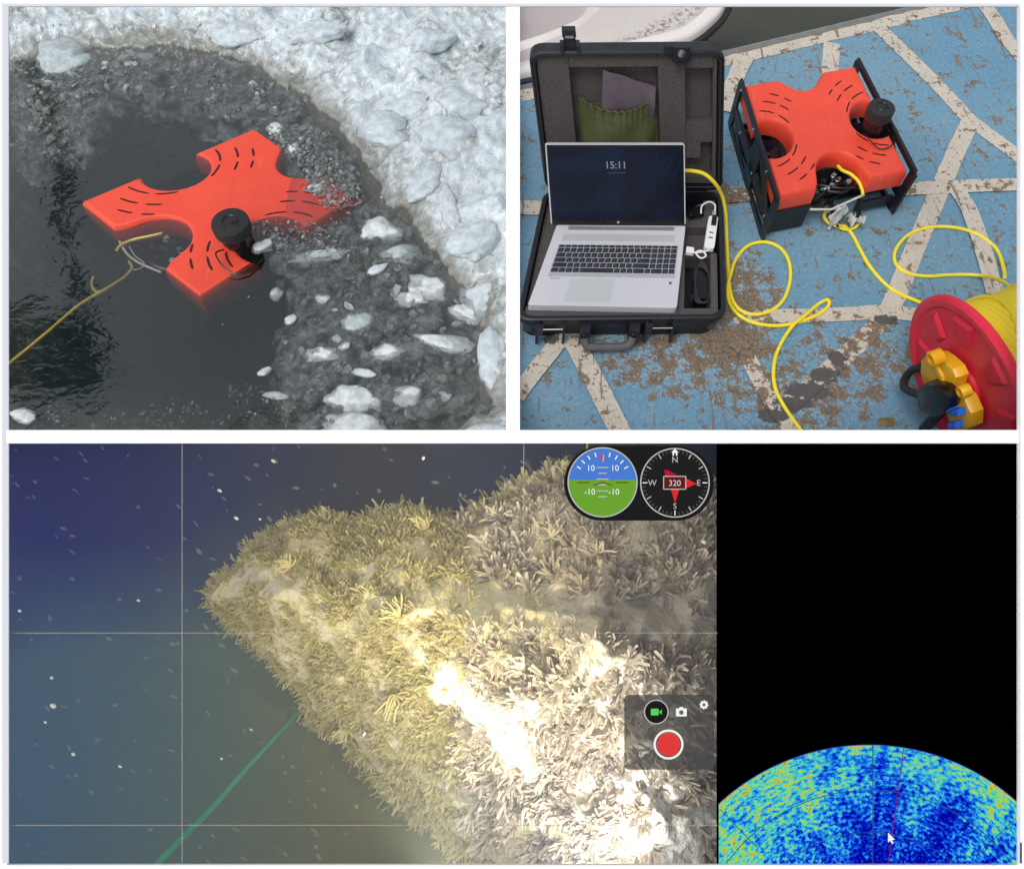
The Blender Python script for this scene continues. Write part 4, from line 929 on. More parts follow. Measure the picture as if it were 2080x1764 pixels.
# ---- yellow cables on the dock
YR = .0046
def z8(X, Y): return (1463 + X * .297, 422.5 + Y * .297)
def z6(X, Y): return (1463 + X * .297, Y * .297)
def cab_(name, L, label, r=YR): 
    P3 = [G(x, y, h) for x, y, h in L]; o = MB().tube(spline(P3, 8), r, 9).build(name, M_yel, smooth=True, loc=P3[0]); return tag(o, label, 'cable')
A = [(1388, 347, .20), (1405, 347, .20), (1430, 353, .195), (1452, 372, .17), (1467, 398, .12)] + [(*z8(X, Y), h) for X, Y, h in ((36, 30, .07), (42, 150, .03), (48, 300, .01), (55, 430, YR), (66, 560, YR), (95, 650, YR), (150, 705, YR), (240, 727, YR), (350, 700, YR), (430, 630, YR), (470, 530, YR), (480, 430, YR), (460, 340, YR), (400, 265, YR), (300, 232, YR), (190, 258, YR), (110, 345, YR), (72, 450, YR * 2.5), (52, 540, YR * 3), (60, 640, YR), (120, 725, YR * 2), (220, 780, YR), (350, 803, YR), (470, 796, YR), (580, 765, YR), (680, 722, YR), (735, 675, YR), (745, 640, YR), (722, 628, YR), (660, 665, YR), (590, 725, YR * 2.6), (500, 800, YR * 2.6), (430, 900, YR), (380, 1010, YR), (364, 1130, YR), (380, 1240, YR), (440, 1360, YR), (520, 1475, YR), (590, 1570, YR), (640, 1640, YR))]
cab_('yellow_cable', A, 'yellow cable looping over the dock from the back of the laptop to the near edge')
Bc = [(*z6(805, 1135), .105), (*z6(835, 1165), .112), (*z6(890, 1190), .115), (*z6(940, 1235), .11), (*z6(968, 1290), .10), (*z6(975, 1330), .09)]
cab_('yellow_cable', Bc, 'short yellow cable arching out of the connectors of the vehicle on the dock', .0042)
B2 = [(*z6(795, 1545), .012), (*z6(745, 1525), .014), (*z6(712, 1485), .018), (*z6(725, 1447), .02), (*z6(762, 1450), .018), (*z6(790, 1500), .014), (*z6(808, 1545), .01), (*z8(850, 125), YR), (*z8(905, 185), YR), (*z8(955, 280), YR), (*z8(1010, 380), YR), (*z8(1080, 470), YR), (*z8(1160, 545), YR), (*z8(1260, 600), YR), (*z8(1360, 642), YR * 1.5), (*z8(1430, 665), .02)]
cab_('yellow_cable', B2, 'yellow cable running from the loop under the vehicle to the red reel')
cab_('yellow_cable', [(*z6(955, 1520), .012), (*z6(920, 1555), .008), (*z6(870, 1570), .007), (*z6(820, 1558), .012)], 'short stub of yellow cable joining the loop under the vehicle')
cable3('cable_tie', [G(*z6(820, 1430), .05), G(*z6(822, 1480), .03), G(*z6(800, 1530), .02), G(*z6(808, 1550), .014)], .003, M_blackgl, 'black strap binding the yellow loop under the vehicle', 'strap')
cable3('snap_hook', [G(*z6(700, 1355), .07), G(*z6(725, 1395), .05), G(*z6(740, 1440), .03), G(*z6(722, 1450), .026), G(*z6(705, 1400), .045), G(*z6(692, 1365), .065)], .0016, M_steel, 'steel wire hook hanging from the vehicle above the yellow loop', 'hook')

# ---- cable reel
Rr = .20; phi, tl_ = R(17), R(13)
rc = np.array([.945, .876, .2]); ax = np.array([math.cos(phi) * math.cos(tl_), math.sin(phi) * math.cos(tl_), math.sin(tl_)])
q1 = np.cross(ax, [0, 0, 1.]); q1 /= np.linalg.norm(q1); q2 = np.cross(ax, q1)   # q2 points down
M_red = plain('red_plastic', (.74, .025, .062), .40, var=.08, scale=14, spec=.5); M_red2 = plain('red_recess', (.64, .02, .05), .5, var=.08, scale=14)
M_yp = plain('yellow_plastic', (.80, .42, .01), .38, var=.05, scale=20); M_bl = plain('blue_plastic', (.02, .16, .75), .4)
rl = thing('cable_reel', rc, 'large red cable reel wound with yellow cable at the right edge of the dock', 'cable reel')
def fp(px, py, off=0.):     # point of the picture on the outer face of the near flange
    c = rc - ax * off; d_ = ray(px, py); return CAM + d_ * (((c - CAM) @ ax) / (d_ @ ax))
pf = [(0, -.006), (.045, -.006), (.05, .0), (.10, .0), (Rr * .86, .0), (Rr * .9, -.007), (Rr * .97, -.008), (Rr, -.003), (Rr, .008), (Rr * .97, .012), (0, .012)]
flg = MB().lathe(pf, rc, ax, 96).build('flange', M_red, rl, smooth=True, ang=25)
flg['label'] = 'near red flange with moulded recesses'
MB().lathe([(0, 0), (Rr, 0), (Rr, .012), (0, .012)], rc + ax * .27, ax, 80).build('flange', M_red, rl, smooth=True, ang=25)
# moulded raised ribs between recesses: trapezoid pads on the face
for k in range(8):
    a = k * math.pi / 4 + .30; e = q1 * math.cos(a) + q2 * math.sin(a); p_ = -q1 * math.sin(a) + q2 * math.cos(a)
    V = []; 
    for (ra, hw) in ((.105, .020), (.165, .034)):
        for s_ in (-1, 1): V.append(rc + e * ra + p_ * hw * s_ - ax * .0005)
    W_ = []
    for (ra, hw) in ((.113, .012), (.157, .024)):
        for s_ in (-1, 1): W_.append(rc + e * ra + p_ * hw * s_ - ax * .008)
    MB().add(V + W_, [(4, 5, 7, 6), (0, 1, 5, 4), (2, 6, 7, 3), (0, 4, 6, 2), (1, 3, 7, 5)]).build('moulded_pad', M_red2, flg)
dr = MB(); prof = []
nw = 22
for k in range(nw * 6 + 1):
    t = k / 6; prof.append((.158 + .0040 * abs(math.sin(math.pi * t)) + .002 * math.sin(t * .5), .014 + t * (.252 / nw)))
dr.lathe(prof, rc, ax, 90); dr.build('wound_cable', M_yel, rl, smooth=True, ang=80)
# loose top turns
for k, (a, hgt) in enumerate(((.06, .163), (.19, .164))):
    ring = [rc + ax * (a + .03 * math.sin(t * 2 + k)) + hgt * (q1 * math.cos(t) + q2 * math.sin(t)) for t in np.linspace(0, 6.283, 60, endpoint=False)]
    MB().tube(ring, .0048, 8, closed=True).build('cable_turn', M_yel, rl, smooth=True)
# stand
for s_ in (0, .27):
    MB().tube([rc + ax * s_ - np.array([0, 0, .0]), rc + ax * s_ + (0, 0, -.19)], .012, 8).build('stand_leg', M_black, rl)
# yellow bracket on the flange
def fpoly(name, pts, off, dep, mat, bev=.004, parent=rl):
    P_ = [fp(x, y, off) for x, y in pts]; q = [((p - rc) @ q1, (p - rc) @ q2) for p in P_]
    b = MB(); b.prism(q, 0, dep, bev); return b.build(name, mat, parent, lambda x, y, z=0.: rc - ax * (off + z) + q1 * x + q2 * y, True, ang=35)
brk = fpoly('yellow_bracket', [(1891, 745), (1893, 722), (1903, 712), (1925, 712), (1940, 722), (1960, 740), (1968, 758), (1962, 778), (1984, 800), (1998, 830), (1996, 858), (1978, 868), (1956, 862), (1946, 835), (1925, 800), (1898, 775)], .008, .028, M_yp, .009)
for (px, py, r_, h_) in ((1912, 722, .017, .022), (1968, 790, .013, .018)):
    MB().lathe([(r_, 0), (r_, h_), (r_ * .9, h_ + .002), (r_ * .62, h_ + .002), (r_ * .6, h_ - .008), (0, h_ - .008)], fp(px, py, .034), -ax, 24).build('boss', M_yp, brk, smooth=True)
fpoly('bracket_rib', [(1898, 728), (1918, 762), (1922, 785), (1912, 770), (1900, 750)], .036, .006, M_yp, .002, brk)
plug = fpoly('socket_cover', [(1884, 785), (1905, 768), (1935, 778), (1955, 795), (1948, 820), (1925, 838), (1900, 832), (1888, 812)], .038, .03, M_blackgl, .006)
for (px, py) in ((1936, 824), (1954, 832), (1948, 858)):
    fpoly('blue_clip', [(px - 9, py - 5), (px + 7, py - 7), (px + 9, py + 7), (px - 7, py + 8)], .036, .018, M_bl, .003)
cr = spline([fp(1895, 805, .05), fp(1862, 800, .06), fp(1838, 788, .05), fp(1838, 770, .03), fp(1852, 752, .02), fp(1880, 742, .01)], 8)
MB().tube(cr, .009, 10).build('crank_hose', M_rubber, rl, smooth=True)
C3 = [(*z8(X, Y), h) for X, Y, h in ((1946, 470, .04), (1940, 420, .02), (1905, 310, YR), (1850, 240, YR), (1760, 180, YR), (1640, 140, YR), (1500, 127, YR), (1370, 145, YR), (1270, 195, YR), (1205, 275, YR), (1190, 345, YR), (1220, 405, YR), (1300, 450, YR), (1420, 466, YR), (1550, 458, YR), (1680, 455, YR), (1790, 462, .02), (1880, 480, .06), (1960, 520, .12), (2040, 590, .2))]
cab_('yellow_cable', C3, 'yellow cable lying in a wide loop above the red reel')
# small leaf on the dock
lf = MB(); lc = G(1800, 856, .003)
pts = [(math.cos(t) * .022, math.sin(t) * .012 * (1 + .3 * math.cos(t)), .003 * math.sin(3 * t)) for t in np.linspace(0, 6.28, 14, endpoint=False)]
lf.add([lc + np.array(p) for p in pts] + [lc + (0, 0, .006)], [(i, (i + 1) % 14, 14) for i in range(14)])
tag(lf.build('fallen_leaf', plain('yellow_brown_leaf', (.22, .15, .05), .7, var=.4), loc=lc), 'yellow brown fallen leaf lying left of the red reel', 'leaf')
lf = MB(); lc = G(1697, 55, -.41)
lf.add([lc + np.array(p) * 1.0 for p in pts] + [lc + (0, 0, .006)], [(i, (i + 1) % 14, 14) for i in range(14)])
tag(lf.build('fallen_leaf', plain('pale_leaf', (.35, .30, .18), .7, var=.4), loc=lc), 'pale leaf floating on the dark water beyond the dock edge', 'leaf')

# ================================================================== LOWER LEFT: UNDERWATER
def KK(px, py, Z): return K(px, py, Z)
# open water and bed: one bowl-shaped sheet, blue-to-olive haze painted into its colour
m = Mat('painted_water_haze'); nA = m.noise(1.6, 4); nB = m.noise(6, 4)
# cabinet axes of the place
def axis_val(vec, off=CAM):
    d_ = m.n('ShaderNodeVectorMath', operation='DOT_PRODUCT'); d_.inputs[1].default_value = tuple(vec); s_ = m.n('ShaderNodeVectorMath', operation='SUBTRACT'); s_.inputs[1].default_value = tuple(off)
    m.l(m.co(), s_.inputs[0]); m.l(s_.outputs[0], d_.inputs[0]); return d_.outputs['Value']
ux = axis_val(RT); uy = axis_val(U)
a1 = m.math('ADD', m.math('ADD', m.math('MULTIPLY', uy, -.62), m.math('MULTIPLY', ux, .05)), m.math('MULTIPLY', m.math('SUBTRACT', nA, .5), .35))     # lower = more of the painted olive haze
a2 = m.math('ADD', m.math('MULTIPLY', m.math('ADD', ux, 1.45), .62), m.math('MULTIPLY', m.math('SUBTRACT', nB, .5), .12))
top_c = m.ramp(a2, [(.0, (.003, .004, .09)), (.35, (.014, .015, .065)), (.60, (.022, .018, .028)), (1., (.008, .006, .065))])
low_c = m.ramp(a2, [(.0, (.036, .076, .118)), (.30, (.062, .090, .075)), (.55, (.090, .090, .046)), (1., (.095, .086, .044))])
m.set(Base_Color=m.mix(m.ramp(a1, [(.12, 0.), (.42, 1.)]), top_c, low_c), Roughness=1.); m.b.inputs['Specular IOR Level'].default_value = 0.
M_deep = m.m
b = MB(); gx = np.linspace(-500, 1530, 50); gyv = np.linspace(880, 2250, 40)
P_ = np.array([[KK(x, y, 2.62 - .35 * ((y - 880) / 1370) ** 2 - .15 * max(0, -x / 500)) for x in gx] for y in gyv])
b.grid(P_); tag(b.build('hazy_water_backdrop', M_deep, smooth=True, ang=180), kind='structure')
# wall closing the right side behind the sonar screen
b = MB(); b.add([KK(1478, 886, ZF + .02), KK(1530, 886, 2.62), KK(1530, 2250, 2.4), KK(1478, 2250, ZF + .02)], [(0, 1, 2, 3)]); b.build('side_board', M_dark, fr)

reef = [(398, 1205), (425, 1172), (470, 1140), (505, 1105), (535, 1075), (580, 1050), (650, 1040), (720, 1042), (790, 1020), (850, 1030), (910, 1055), (960, 1040), (1000, 1012), (1060, 985), (1120, 955), (1180, 930), (1260, 935), (1350, 960), (1440, 985), (1560, 1010), (1560, 2000), (1130, 2000), (1010, 1830), (960, 1753), (880, 1690), (800, 1625), (730, 1560), (690, 1500), (630, 1470), (600, 1410), (560, 1370), (500, 1310), (455, 1262), (415, 1235)]
def reef_depth(x, y):
    dd = sdist(x, y, reef) - 16 + 22 * (fbm(x / 30, y / 30, 71, 3) - .5); di_ = np.maximum(dd, 0)
    body = 1 - np.exp(-di_ / 130)
    right_ = np.clip((x - 500) / 950, 0, 1)
    ridge = np.exp(-((y - (1190 + (x - 700) * .28)) / 75) ** 2) * np.clip((x - 650) / 200, 0, 1)
    low_ = np.clip((y - 1250) / 450, 0, 1); dl_ = np.abs((y - 1350) - (x - 850) * .76) * .8; hotr = np.exp(-(dl_ / 40) ** 2) * np.clip((x - 830) / 60, 0, 1) * np.clip((1120 - x) / 60, 0, 1) + np.exp(-((x - 1370) / 110) ** 2 - ((y - 1690) / 80) ** 2)  # hotr raises the rock toward the lamp where its glare is painted
    z = 2.38 - .20 * body - .16 * right_ * body - .20 * right_ * low_ * body - .05 * ridge - .05 * hotr
    z = z + .10 * body * np.clip((1215 + (x - 900) * .13 - y) / 40, 0, 1) * np.clip((x - 900) / 200, 0, 1)
    z = z - body * (.20 * (fbm(x / 110, y / 110, 61, 3) - .5) + .09 * (fbm(x / 42, y / 42, 67, 3) - .5))
    return np.where(dd > 0, z, 2.38 + (-dd) * .03)
XR, YR_ = np.meshgrid(np.linspace(360, 1520, 260), np.linspace(905, 1990, 240)); ZR = reef_depth(XR, YR_)
P_ = CAM + (F[None, None] + RT * ((XR - 1040) / 1040 * TH)[..., None] - U * ((YR_ - 882) / 1040 * TH)[..., None]) * ZR[..., None]
m = Mat('overgrown_rock'); nr = m.noise(14, 6, .65)
uxr = axis_val(RT)
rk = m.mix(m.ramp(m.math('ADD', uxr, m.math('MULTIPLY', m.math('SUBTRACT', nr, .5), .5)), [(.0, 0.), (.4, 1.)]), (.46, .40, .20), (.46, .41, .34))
pt_ = m.ramp(m.noise(4.5, 4, .6), [(.46, 0.), (.56, 1.)]); rk = m.mix(m.math('MULTIPLY', pt_, m.ramp(uxr, [(.0, .2), (.15, .8)])), rk, (.20, .16, .155))  # dark patches painted in for the shadowed gaps between the growth
hsp = None  # near-white spots painted on the rock as the lamp's glare
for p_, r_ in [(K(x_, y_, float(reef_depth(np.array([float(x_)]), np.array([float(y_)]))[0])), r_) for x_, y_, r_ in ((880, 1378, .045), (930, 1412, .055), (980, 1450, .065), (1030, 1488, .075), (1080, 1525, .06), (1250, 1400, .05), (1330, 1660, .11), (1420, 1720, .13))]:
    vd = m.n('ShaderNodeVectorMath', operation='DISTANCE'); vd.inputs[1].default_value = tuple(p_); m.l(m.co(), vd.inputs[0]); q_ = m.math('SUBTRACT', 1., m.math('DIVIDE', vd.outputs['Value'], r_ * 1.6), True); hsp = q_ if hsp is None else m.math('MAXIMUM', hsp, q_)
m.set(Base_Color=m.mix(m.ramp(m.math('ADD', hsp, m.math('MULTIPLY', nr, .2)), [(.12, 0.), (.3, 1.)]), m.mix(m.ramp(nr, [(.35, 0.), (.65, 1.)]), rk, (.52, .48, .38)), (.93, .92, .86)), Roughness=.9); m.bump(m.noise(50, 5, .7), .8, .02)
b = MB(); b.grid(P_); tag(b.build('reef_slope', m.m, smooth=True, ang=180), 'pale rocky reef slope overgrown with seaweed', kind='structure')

# fronds
def frondmat(name, c0, c1, c2):
    m = Mat(name); at = m.n('ShaderNodeAttribute', attribute_name='tint')
    c_ = m.ramp(at.outputs['Fac'], [(.0, c0), (.5, c1), (1., c2)]); m.set(Base_Color=c_, Roughness=.75)
    m.b.inputs['Specular IOR Level'].default_value = .2
    tl2 = m.n('ShaderNodeBsdfTranslucent'); m.l(c_, tl2.inputs[0]); mx = m.n('ShaderNodeMixShader'); mx.inputs[0].default_value = .6; m.l(m.b.outputs[0], mx.inputs[1]); m.l(tl2.outputs[0], mx.inputs[2]); m.l(mx.outputs[0], m.o.inputs['Surface']); return m.m
M_fr1 = frondmat('olive_frond', (.38, .33, .15), (.52, .46, .23), (.68, .62, .38)); M_fr2 = frondmat('beige_frond', (.24, .195, .17), (.48, .42, .35), (.74, .69, .60))
def mkfronds(n, poly, Lmin, Lmax, sel, name, mat, label, densf=None, width=.115, nb=(5, 10)):
    V = []; Fc = []; T_ = []; nv = 0; p = np.array(poly, float); x0, y0 = p.min(0); x1, y1 = p.max(0); y1 = min(y1, 1800); x1 = min(x1, 1500); k = 0
    while k < n:
        xs_1 = rng.uniform(x0, x1, 3000); ys_1 = rng.uniform(y0, y1, 3000); dd = sdist(xs_1, ys_1, poly)
        ok = (dd > 1) & sel(xs_1, ys_1)
        if densf is not None: ok &= rng.random(3000) < densf(xs_1, ys_1)
        xs_1 = xs_1[ok]; ys_1 = ys_1[ok]
        if not len(xs_1): continue
        z = reef_depth(xs_1, ys_1)
        ddx = (sdist(xs_1 + 4, ys_1, poly) - sdist(xs_1 - 4, ys_1, poly)) / 8; ddy = (sdist(xs_1, ys_1 + 4, poly) - sdist(xs_1, ys_1 - 4, poly)) / 8; dm = sdist(xs_1, ys_1, poly)
        gzx = (reef_depth(xs_1 + 6, ys_1) - reef_depth(xs_1 - 6, ys_1)) / 12; gzy = (reef_depth(xs_1, ys_1 + 6) - reef_depth(xs_1, ys_1 - 6)) / 12; gzx = np.clip(gzx, -.008, .008); gzy = np.clip(gzy, -.008, .008)
        for j in range(len(xs_1)):
            x, y = xs_1[j], ys_1[j]
            wgt = math.exp(-dm[j] / 60)
            up_ = y < 1200 + (x - 700) * .22
            pref = np.array([-.18, 1.]) if up_ else np.array([-.55, -.45 if y > 1300 else .3])
            if y > 1210 and y < 1420 and rng.random() < .5: pref = np.array([-.5, .7])
            dr_ = pref * (1 - wgt * .6) + wgt * np.array([-ddx[j], ddy[j]]) * 1.1 + np.array([gzx[j], -gzy[j]]) * 130 + rng.normal(size=2) * .3
            dr_ /= np.linalg.norm(dr_) + 1e-6
            L = (Lmin + (Lmax - Lmin) * rng.random() ** 1.7) * PX(z[j]) * (.55 + .45 * min(1, (x - 380) / 600))
            root = K(x, y, z[j] + .006); base = rng.random()
            for q in range(rng.integers(*nb)):
                an = rng.normal() * .8; ca, sa = math.cos(an), math.sin(an); d2 = np.array([dr_[0] * ca - dr_[1] * sa, dr_[0] * sa + dr_[1] * ca])
                toward = .15 + .75 * rng.random(); D = RT * d2[0] + U * d2[1] - F * toward; D /= np.linalg.norm(D); l_ = L * (.5 + .6 * rng.random())
                sd_ = np.cross(D, -F + rng.normal(size=3) * .5); sd_ /= np.linalg.norm(sd_) + 1e-9; wd = (l_ * .5 + L * .25) * width * (.6 + .6 * rng.random())
                bend = (RT * rng.normal() + U * rng.normal()) * l_ * .13
                r0 = root + rng.normal(size=3) * L * .06; p1 = r0 + D * l_ * .5 + bend; p2 = r0 + D * l_ + bend * .4
                V += [r0 - sd_ * wd * .5, r0 + sd_ * wd * .5, p1 - sd_ * wd * .9, p1 + sd_ * wd * .9, p2 - sd_ * wd * .8, p2 + sd_ * wd * .8]
                Fc += [(nv, nv + 1, nv + 3, nv + 2), (nv + 2, nv + 3, nv + 5, nv + 4)]
                tt = min(1, max(0, base * .85 + .3 * rng.random() - .1)); T_ += [tt * .6, tt * .6, tt, tt, min(1, tt + .2), min(1, tt + .2)]; nv += 6
            k += 1
            if k >= n: break
    me = bpy.data.meshes.new(name); me.from_pydata(np.array(V).tolist(), [], Fc); me.materials.append(mat)
    at = me.attributes.new('tint', 'FLOAT', 'POINT'); at.data.foreach_set('value', T_)
    me.polygons.foreach_set('use_smooth', [True] * len(me.polygons))
    o = bpy.data.objects.new(name, me); COL.objects.link(o); return tag(o, label, kind='stuff')
def dmask(x, y):
    ledge = np.exp(-((y - (1218 + (x - 900) * .13)) / 46) ** 4) * np.clip((x - 700) / 160, 0, 1)
    dl_ = np.abs((y - 1350) - (x - 850) * .76) * .8; hot = np.exp(-(dl_ / 40) ** 2) * np.clip((x - 850) / 50, 0, 1) * np.clip((1110 - x) / 50, 0, 1) + np.exp(-((x - 1370) / 95) ** 2 - ((y - 1690) / 75) ** 2)
    return np.clip((1 - ledge * .99 - hot * .97) * np.clip((fbm(x / 30, y / 30, 99, 3) - .44) * 7, .06, 1), .02, 1)
split = lambda x, y: x + 120 * (fbm(x / 60, y / 60, 91, 2) - .5)
mkfronds(7500, reef, 7, 34, lambda x, y: split(x, y) < 960, 'olive_seaweed', M_fr1, 'short yellow olive seaweed covering the left part of the reef', dmask)
mkfronds(4300, reef, 9, 50, lambda x, y: split(x, y) >= 940, 'beige_seaweed', M_fr2, 'beige branching seaweed covering the right part of the reef', dmask, .105)
# soft sparse outer fuzz
mkfronds(1100, reef, 16, 52, lambda x, y: sdist(x, y, reef) < 30, 'edge_seaweed', M_fr1, 'wispy seaweed fringe along the outline of the reef', None, .08, (3, 6))
# larger tufts that stand out one by one
TF = [(1215, 1120, 70, (-.5, 1), 'tall beige tuft left of the round gauges'), (1120, 1090, 75, (-.1, 1), 'tall beige tuft on the crest below the left gauge dial'), (1290, 1200, 70, (-.8, .6), 'leaning beige tuft under the compass dial'), (810, 1250, 75, (-.7, .7), 'long pale spiky tuft in the middle of the olive reef'),
      (800, 1410, 80, (-.3, -1), 'bright white drooping tuft at the left end of the glaring rock'), (960, 1560, 60, (.1, -1), 'small pale drooping tuft below the glaring rock'), (1075, 1640, 70, (.3, -1), 'pale fan-shaped tuft near the lower middle'), (1060, 1360, 75, (-.8, .5), 'pale spiky tuft right above the glaring rock'), (1180, 1420, 60, (-.7, .4), 'brownish tuft between the glaring rock and the record panel'),
      (860, 1075, 60, (-.1, 1), 'olive tuft rising on the top outline of the reef'), (590, 1150, 50, (-.7, .7), 'small olive tuft near the left tip of the reef'), (1010, 1050, 60, (-.3, 1), 'beige tuft where the crest begins to rise'), (900, 1690, 55, (-.5, -.8), 'olive tuft hanging at the lower outline of the reef'), (700, 1480, 50, (-.4, -.9), 'pale olive tuft above the end of the green line')]
for i, (x, y, L, dd_, lab) in enumerate(TF):
    z = float(reef_depth(np.array([float(x)]), np.array([float(y)]))[0]) - .03; root = K(x, y, z); t_ = thing('seaweed_tuft', root, lab, 'seaweed', 'seaweed tufts standing out on the reef')
    d0 = np.array(dd_, float); d0 /= np.linalg.norm(d0); mt = plain('tuft_tone_%d' % i, (.40, .35, .27) if x > 950 else (.37, .32, .155), .7, var=.25, scale=40)
    st = MB()
    for q in range(26):
        an = rng.normal() * .7; ca, sa = math.cos(an), math.sin(an); D = RT * (d0[0] * ca - d0[1] * sa) + U * (d0[0] * sa + d0[1] * ca) - F * rng.uniform(.1, .9); D /= np.linalg.norm(D); l_ = L * PX(z) * rng.uniform(.25, .7)
        bd_ = (RT * rng.normal() + U * rng.normal()) * l_ * .14; pp = spline([root, root + D * l_ * .5 + bd_, root + D * l_], 4); r_ = np.interp(np.linspace(0, 1, len(pp)), [0, .7, 1], [.0020, .0034, .0016]); st.tube(pp, r_, 5)
    st.build('frond', mt, t_, smooth=True)

# ROV headlamp in the water: lights the reef, whose glare is partly painted
lt = bpy.data.lights.new('spotlamp_beam', 'SPOT'); lt.energy = 36; lt.spot_size = R(150); lt.spot_blend = 1; lt.shadow_soft_size = .02; lt.color = (1, .95, .82)
lo = bpy.data.objects.new('spotlamp_beam', lt); COL.objects.link(lo); lp_ = K(1230, 1840, 1.66); lo.location = tuple(lp_)
tg_ = K(1080, 1480, 2.0); lo.rotation_euler = Vector(lp_ - tg_).to_track_quat('Z', 'Y').to_euler()
hd = thing('spotlamp', lp_, 'small underwater headlamp below the lower edge of the reef view, lighting the rock', 'lamp')
dd_ = (lp_ - tg_) / np.linalg.norm(lp_ - tg_)
MB().lathe([(.03, .02), (.03, .07), (.02, .08), (0, .08)], lp_, dd_, 20).build('housing', M_black, hd, smooth=True)

# second headlamp, an added fill to brighten the left reef, warmer
lt2 = bpy.data.lights.new('spotlamp_beam', 'SPOT'); lt2.energy = 60; lt2.spot_size = R(92); lt2.spot_blend = 1; lt2.shadow_soft_size = .05; lt2.color = (1, .88, .50)
lo2 = bpy.data.objects.new('spotlamp_beam', lt2); COL.objects.link(lo2); l2 = K(900, 1850, 1.42); lo2.location = tuple(l2)
t2 = K(900, 1120, 2.2); lo2.rotation_euler = Vector(l2 - t2).to_track_quat('Z', 'Y').to_euler(); d2_ = (l2 - t2) / np.linalg.norm(l2 - t2)
hd2 = thing('spotlamp', l2, 'added unseen warm fill headlamp below the lower edge, aimed at the left part of the reef', 'lamp')
MB().lathe([(.03, .02), (.03, .07), (.02, .08), (0, .08)], l2, d2_, 20).build('housing', M_black, hd2, smooth=True)
# the cloudy water itself
hb = MB(); cs_ = [KK(-520, 884.5, ZF + .030), KK(1476, 884.5, ZF + .030), KK(1476, 2260, ZF + .030), KK(-520, 2260, ZF + .030), KK(-560, 884.5, 2.75), KK(1520, 884.5, 2.75), KK(1520, 2260, 2.75), KK(-560, 2260, 2.75)]
hb.add(cs_, [(0, 1, 2, 3), (7, 6, 5, 4), (0, 4, 5, 1), (1, 5, 6, 2), (2, 6, 7, 3), (3, 7, 4, 0)])
m = Mat('cloudy_water'); m.t.nodes.remove(m.b); vp = m.n('ShaderNodeVolumePrincipled'); vp.inputs['Density'].default_value = .13; vp.inputs['Color'].default_value = (.44, .52, .68, 1); m.l(vp.outputs[0], m.o.inputs['Volume'])
tag(hb.build('cloudy_water', m.m), 'cloudy water filling the reef view', kind='stuff')

# drifting particles
B = MB()
def speck(px, py, Z, a, b_, ang, mi=0):
    c = K(px, py, Z); ca, sa = math.cos(ang), math.sin(ang); e = RT * ca + U * sa; f_ = -RT * sa + U * ca; s_ = PX(Z)
    B.lathe([(0, -a * s_)] + [(b_ * s_ * math.sin(t), -a * s_ * math.cos(t)) for t in (.6, 1.2, 1.8, 2.4)] + [(0, a * s_)], c, e, 8, mi)
for px, py, a, b_ in ((108, 1433, 9, 6), (149, 1531, 6, 4), (244, 1556, 6, 3), (555, 936, 7, 4), (446, 996, 7, 4), (480, 1052, 7, 4), (528, 1054, 4, 2.5), (281, 1219, 5, 3), (450, 1540, 4, 3), (740, 1490, 3, 6), (92, 1466, 5, 3), (975, 1642, 4, 5), (40, 1240, 5, 4), (105, 1376, 5, 4), (510, 1481, 5, 2), (860, 930, 4, 6), (1430, 1100, 8, 6)):
    speck(px, py, 1.9, a * .75, b_ * .75, -.5, 1)
for k in range(230):
    px, py = random.uniform(20, 1100), random.uniform(905, 1750)
    if sdist(np.array([px]), np.array([py]), reef)[0] > -10: continue
    speck(px, py, random.uniform(1.6, 2.4), random.uniform(2, 9) , random.uniform(1, 4), -.6 + random.uniform(-.5, .5), 0)
m1 = Mat('dim_particle'); m1.set(Base_Color=(.32, .32, .27), Roughness=1., Alpha=.15); 
m2 = Mat('bright_particle'); m2.set(Base_Color=(.8, .8, .66), Roughness=1., Alpha=.65)
tag(B.build('drifting_particles', [m1.m, m2.m], smooth=True, ang=180), 'pale particles drifting in the murky water', kind='stuff')
# green tether
gp = [K(250, 1835, 1.62), K(345, 1728, 1.72), K(430, 1640, 1.85), K(500, 1560, 2.0), K(560, 1495, 2.2), K(610, 1440, 2.42)]
gq = spline(gp, 10); m = Mat('green_rope'); m.set(Base_Color=m.mix(m.noise(120, 3), (.07, .30, .21), (.12, .40, .28)), Roughness=.8, Alpha=.7)
o = MB().tube(gq, np.linspace(.0088, .0040, len(gq)), 8).build('green_rope', m.m, smooth=True, loc=gp[0]); tag(o, 'taut green rope rising from the lower edge towards the reef', 'rope')
# fine grid wires across the opening
M_wire = Mat('pale_wire'); M_wire.set(Base_Color=(.50, .50, .44), Roughness=.8, Alpha=.3); M_wire = M_wire.m
zw = ZF + .008
for px, lab in ((370, 'fine pale upright wire across the dark left part of the reef view'), (1064, 'fine pale upright wire crossing the middle of the reef')):
    o = MB().tube([K(px, 901, zw), K(px, 1757, zw)], .0010, 5).build('grid_wire', M_wire, loc=K(px, 901, zw)); tag(o, lab, 'wire', 'fine wires forming a grid over the reef view')
for py, lab in ((1285, 'upper fine pale level wire across the reef view'), (1675, 'lower fine pale level wire across the reef view')):
    o = MB().tube([K(12, py, zw + .003), K(1460, py, zw + .003)], .0009, 5).build('grid_wire', M_wire, loc=K(12, py, zw + .003)); tag(o, lab, 'wire', 'fine wires forming a grid over the reef view')

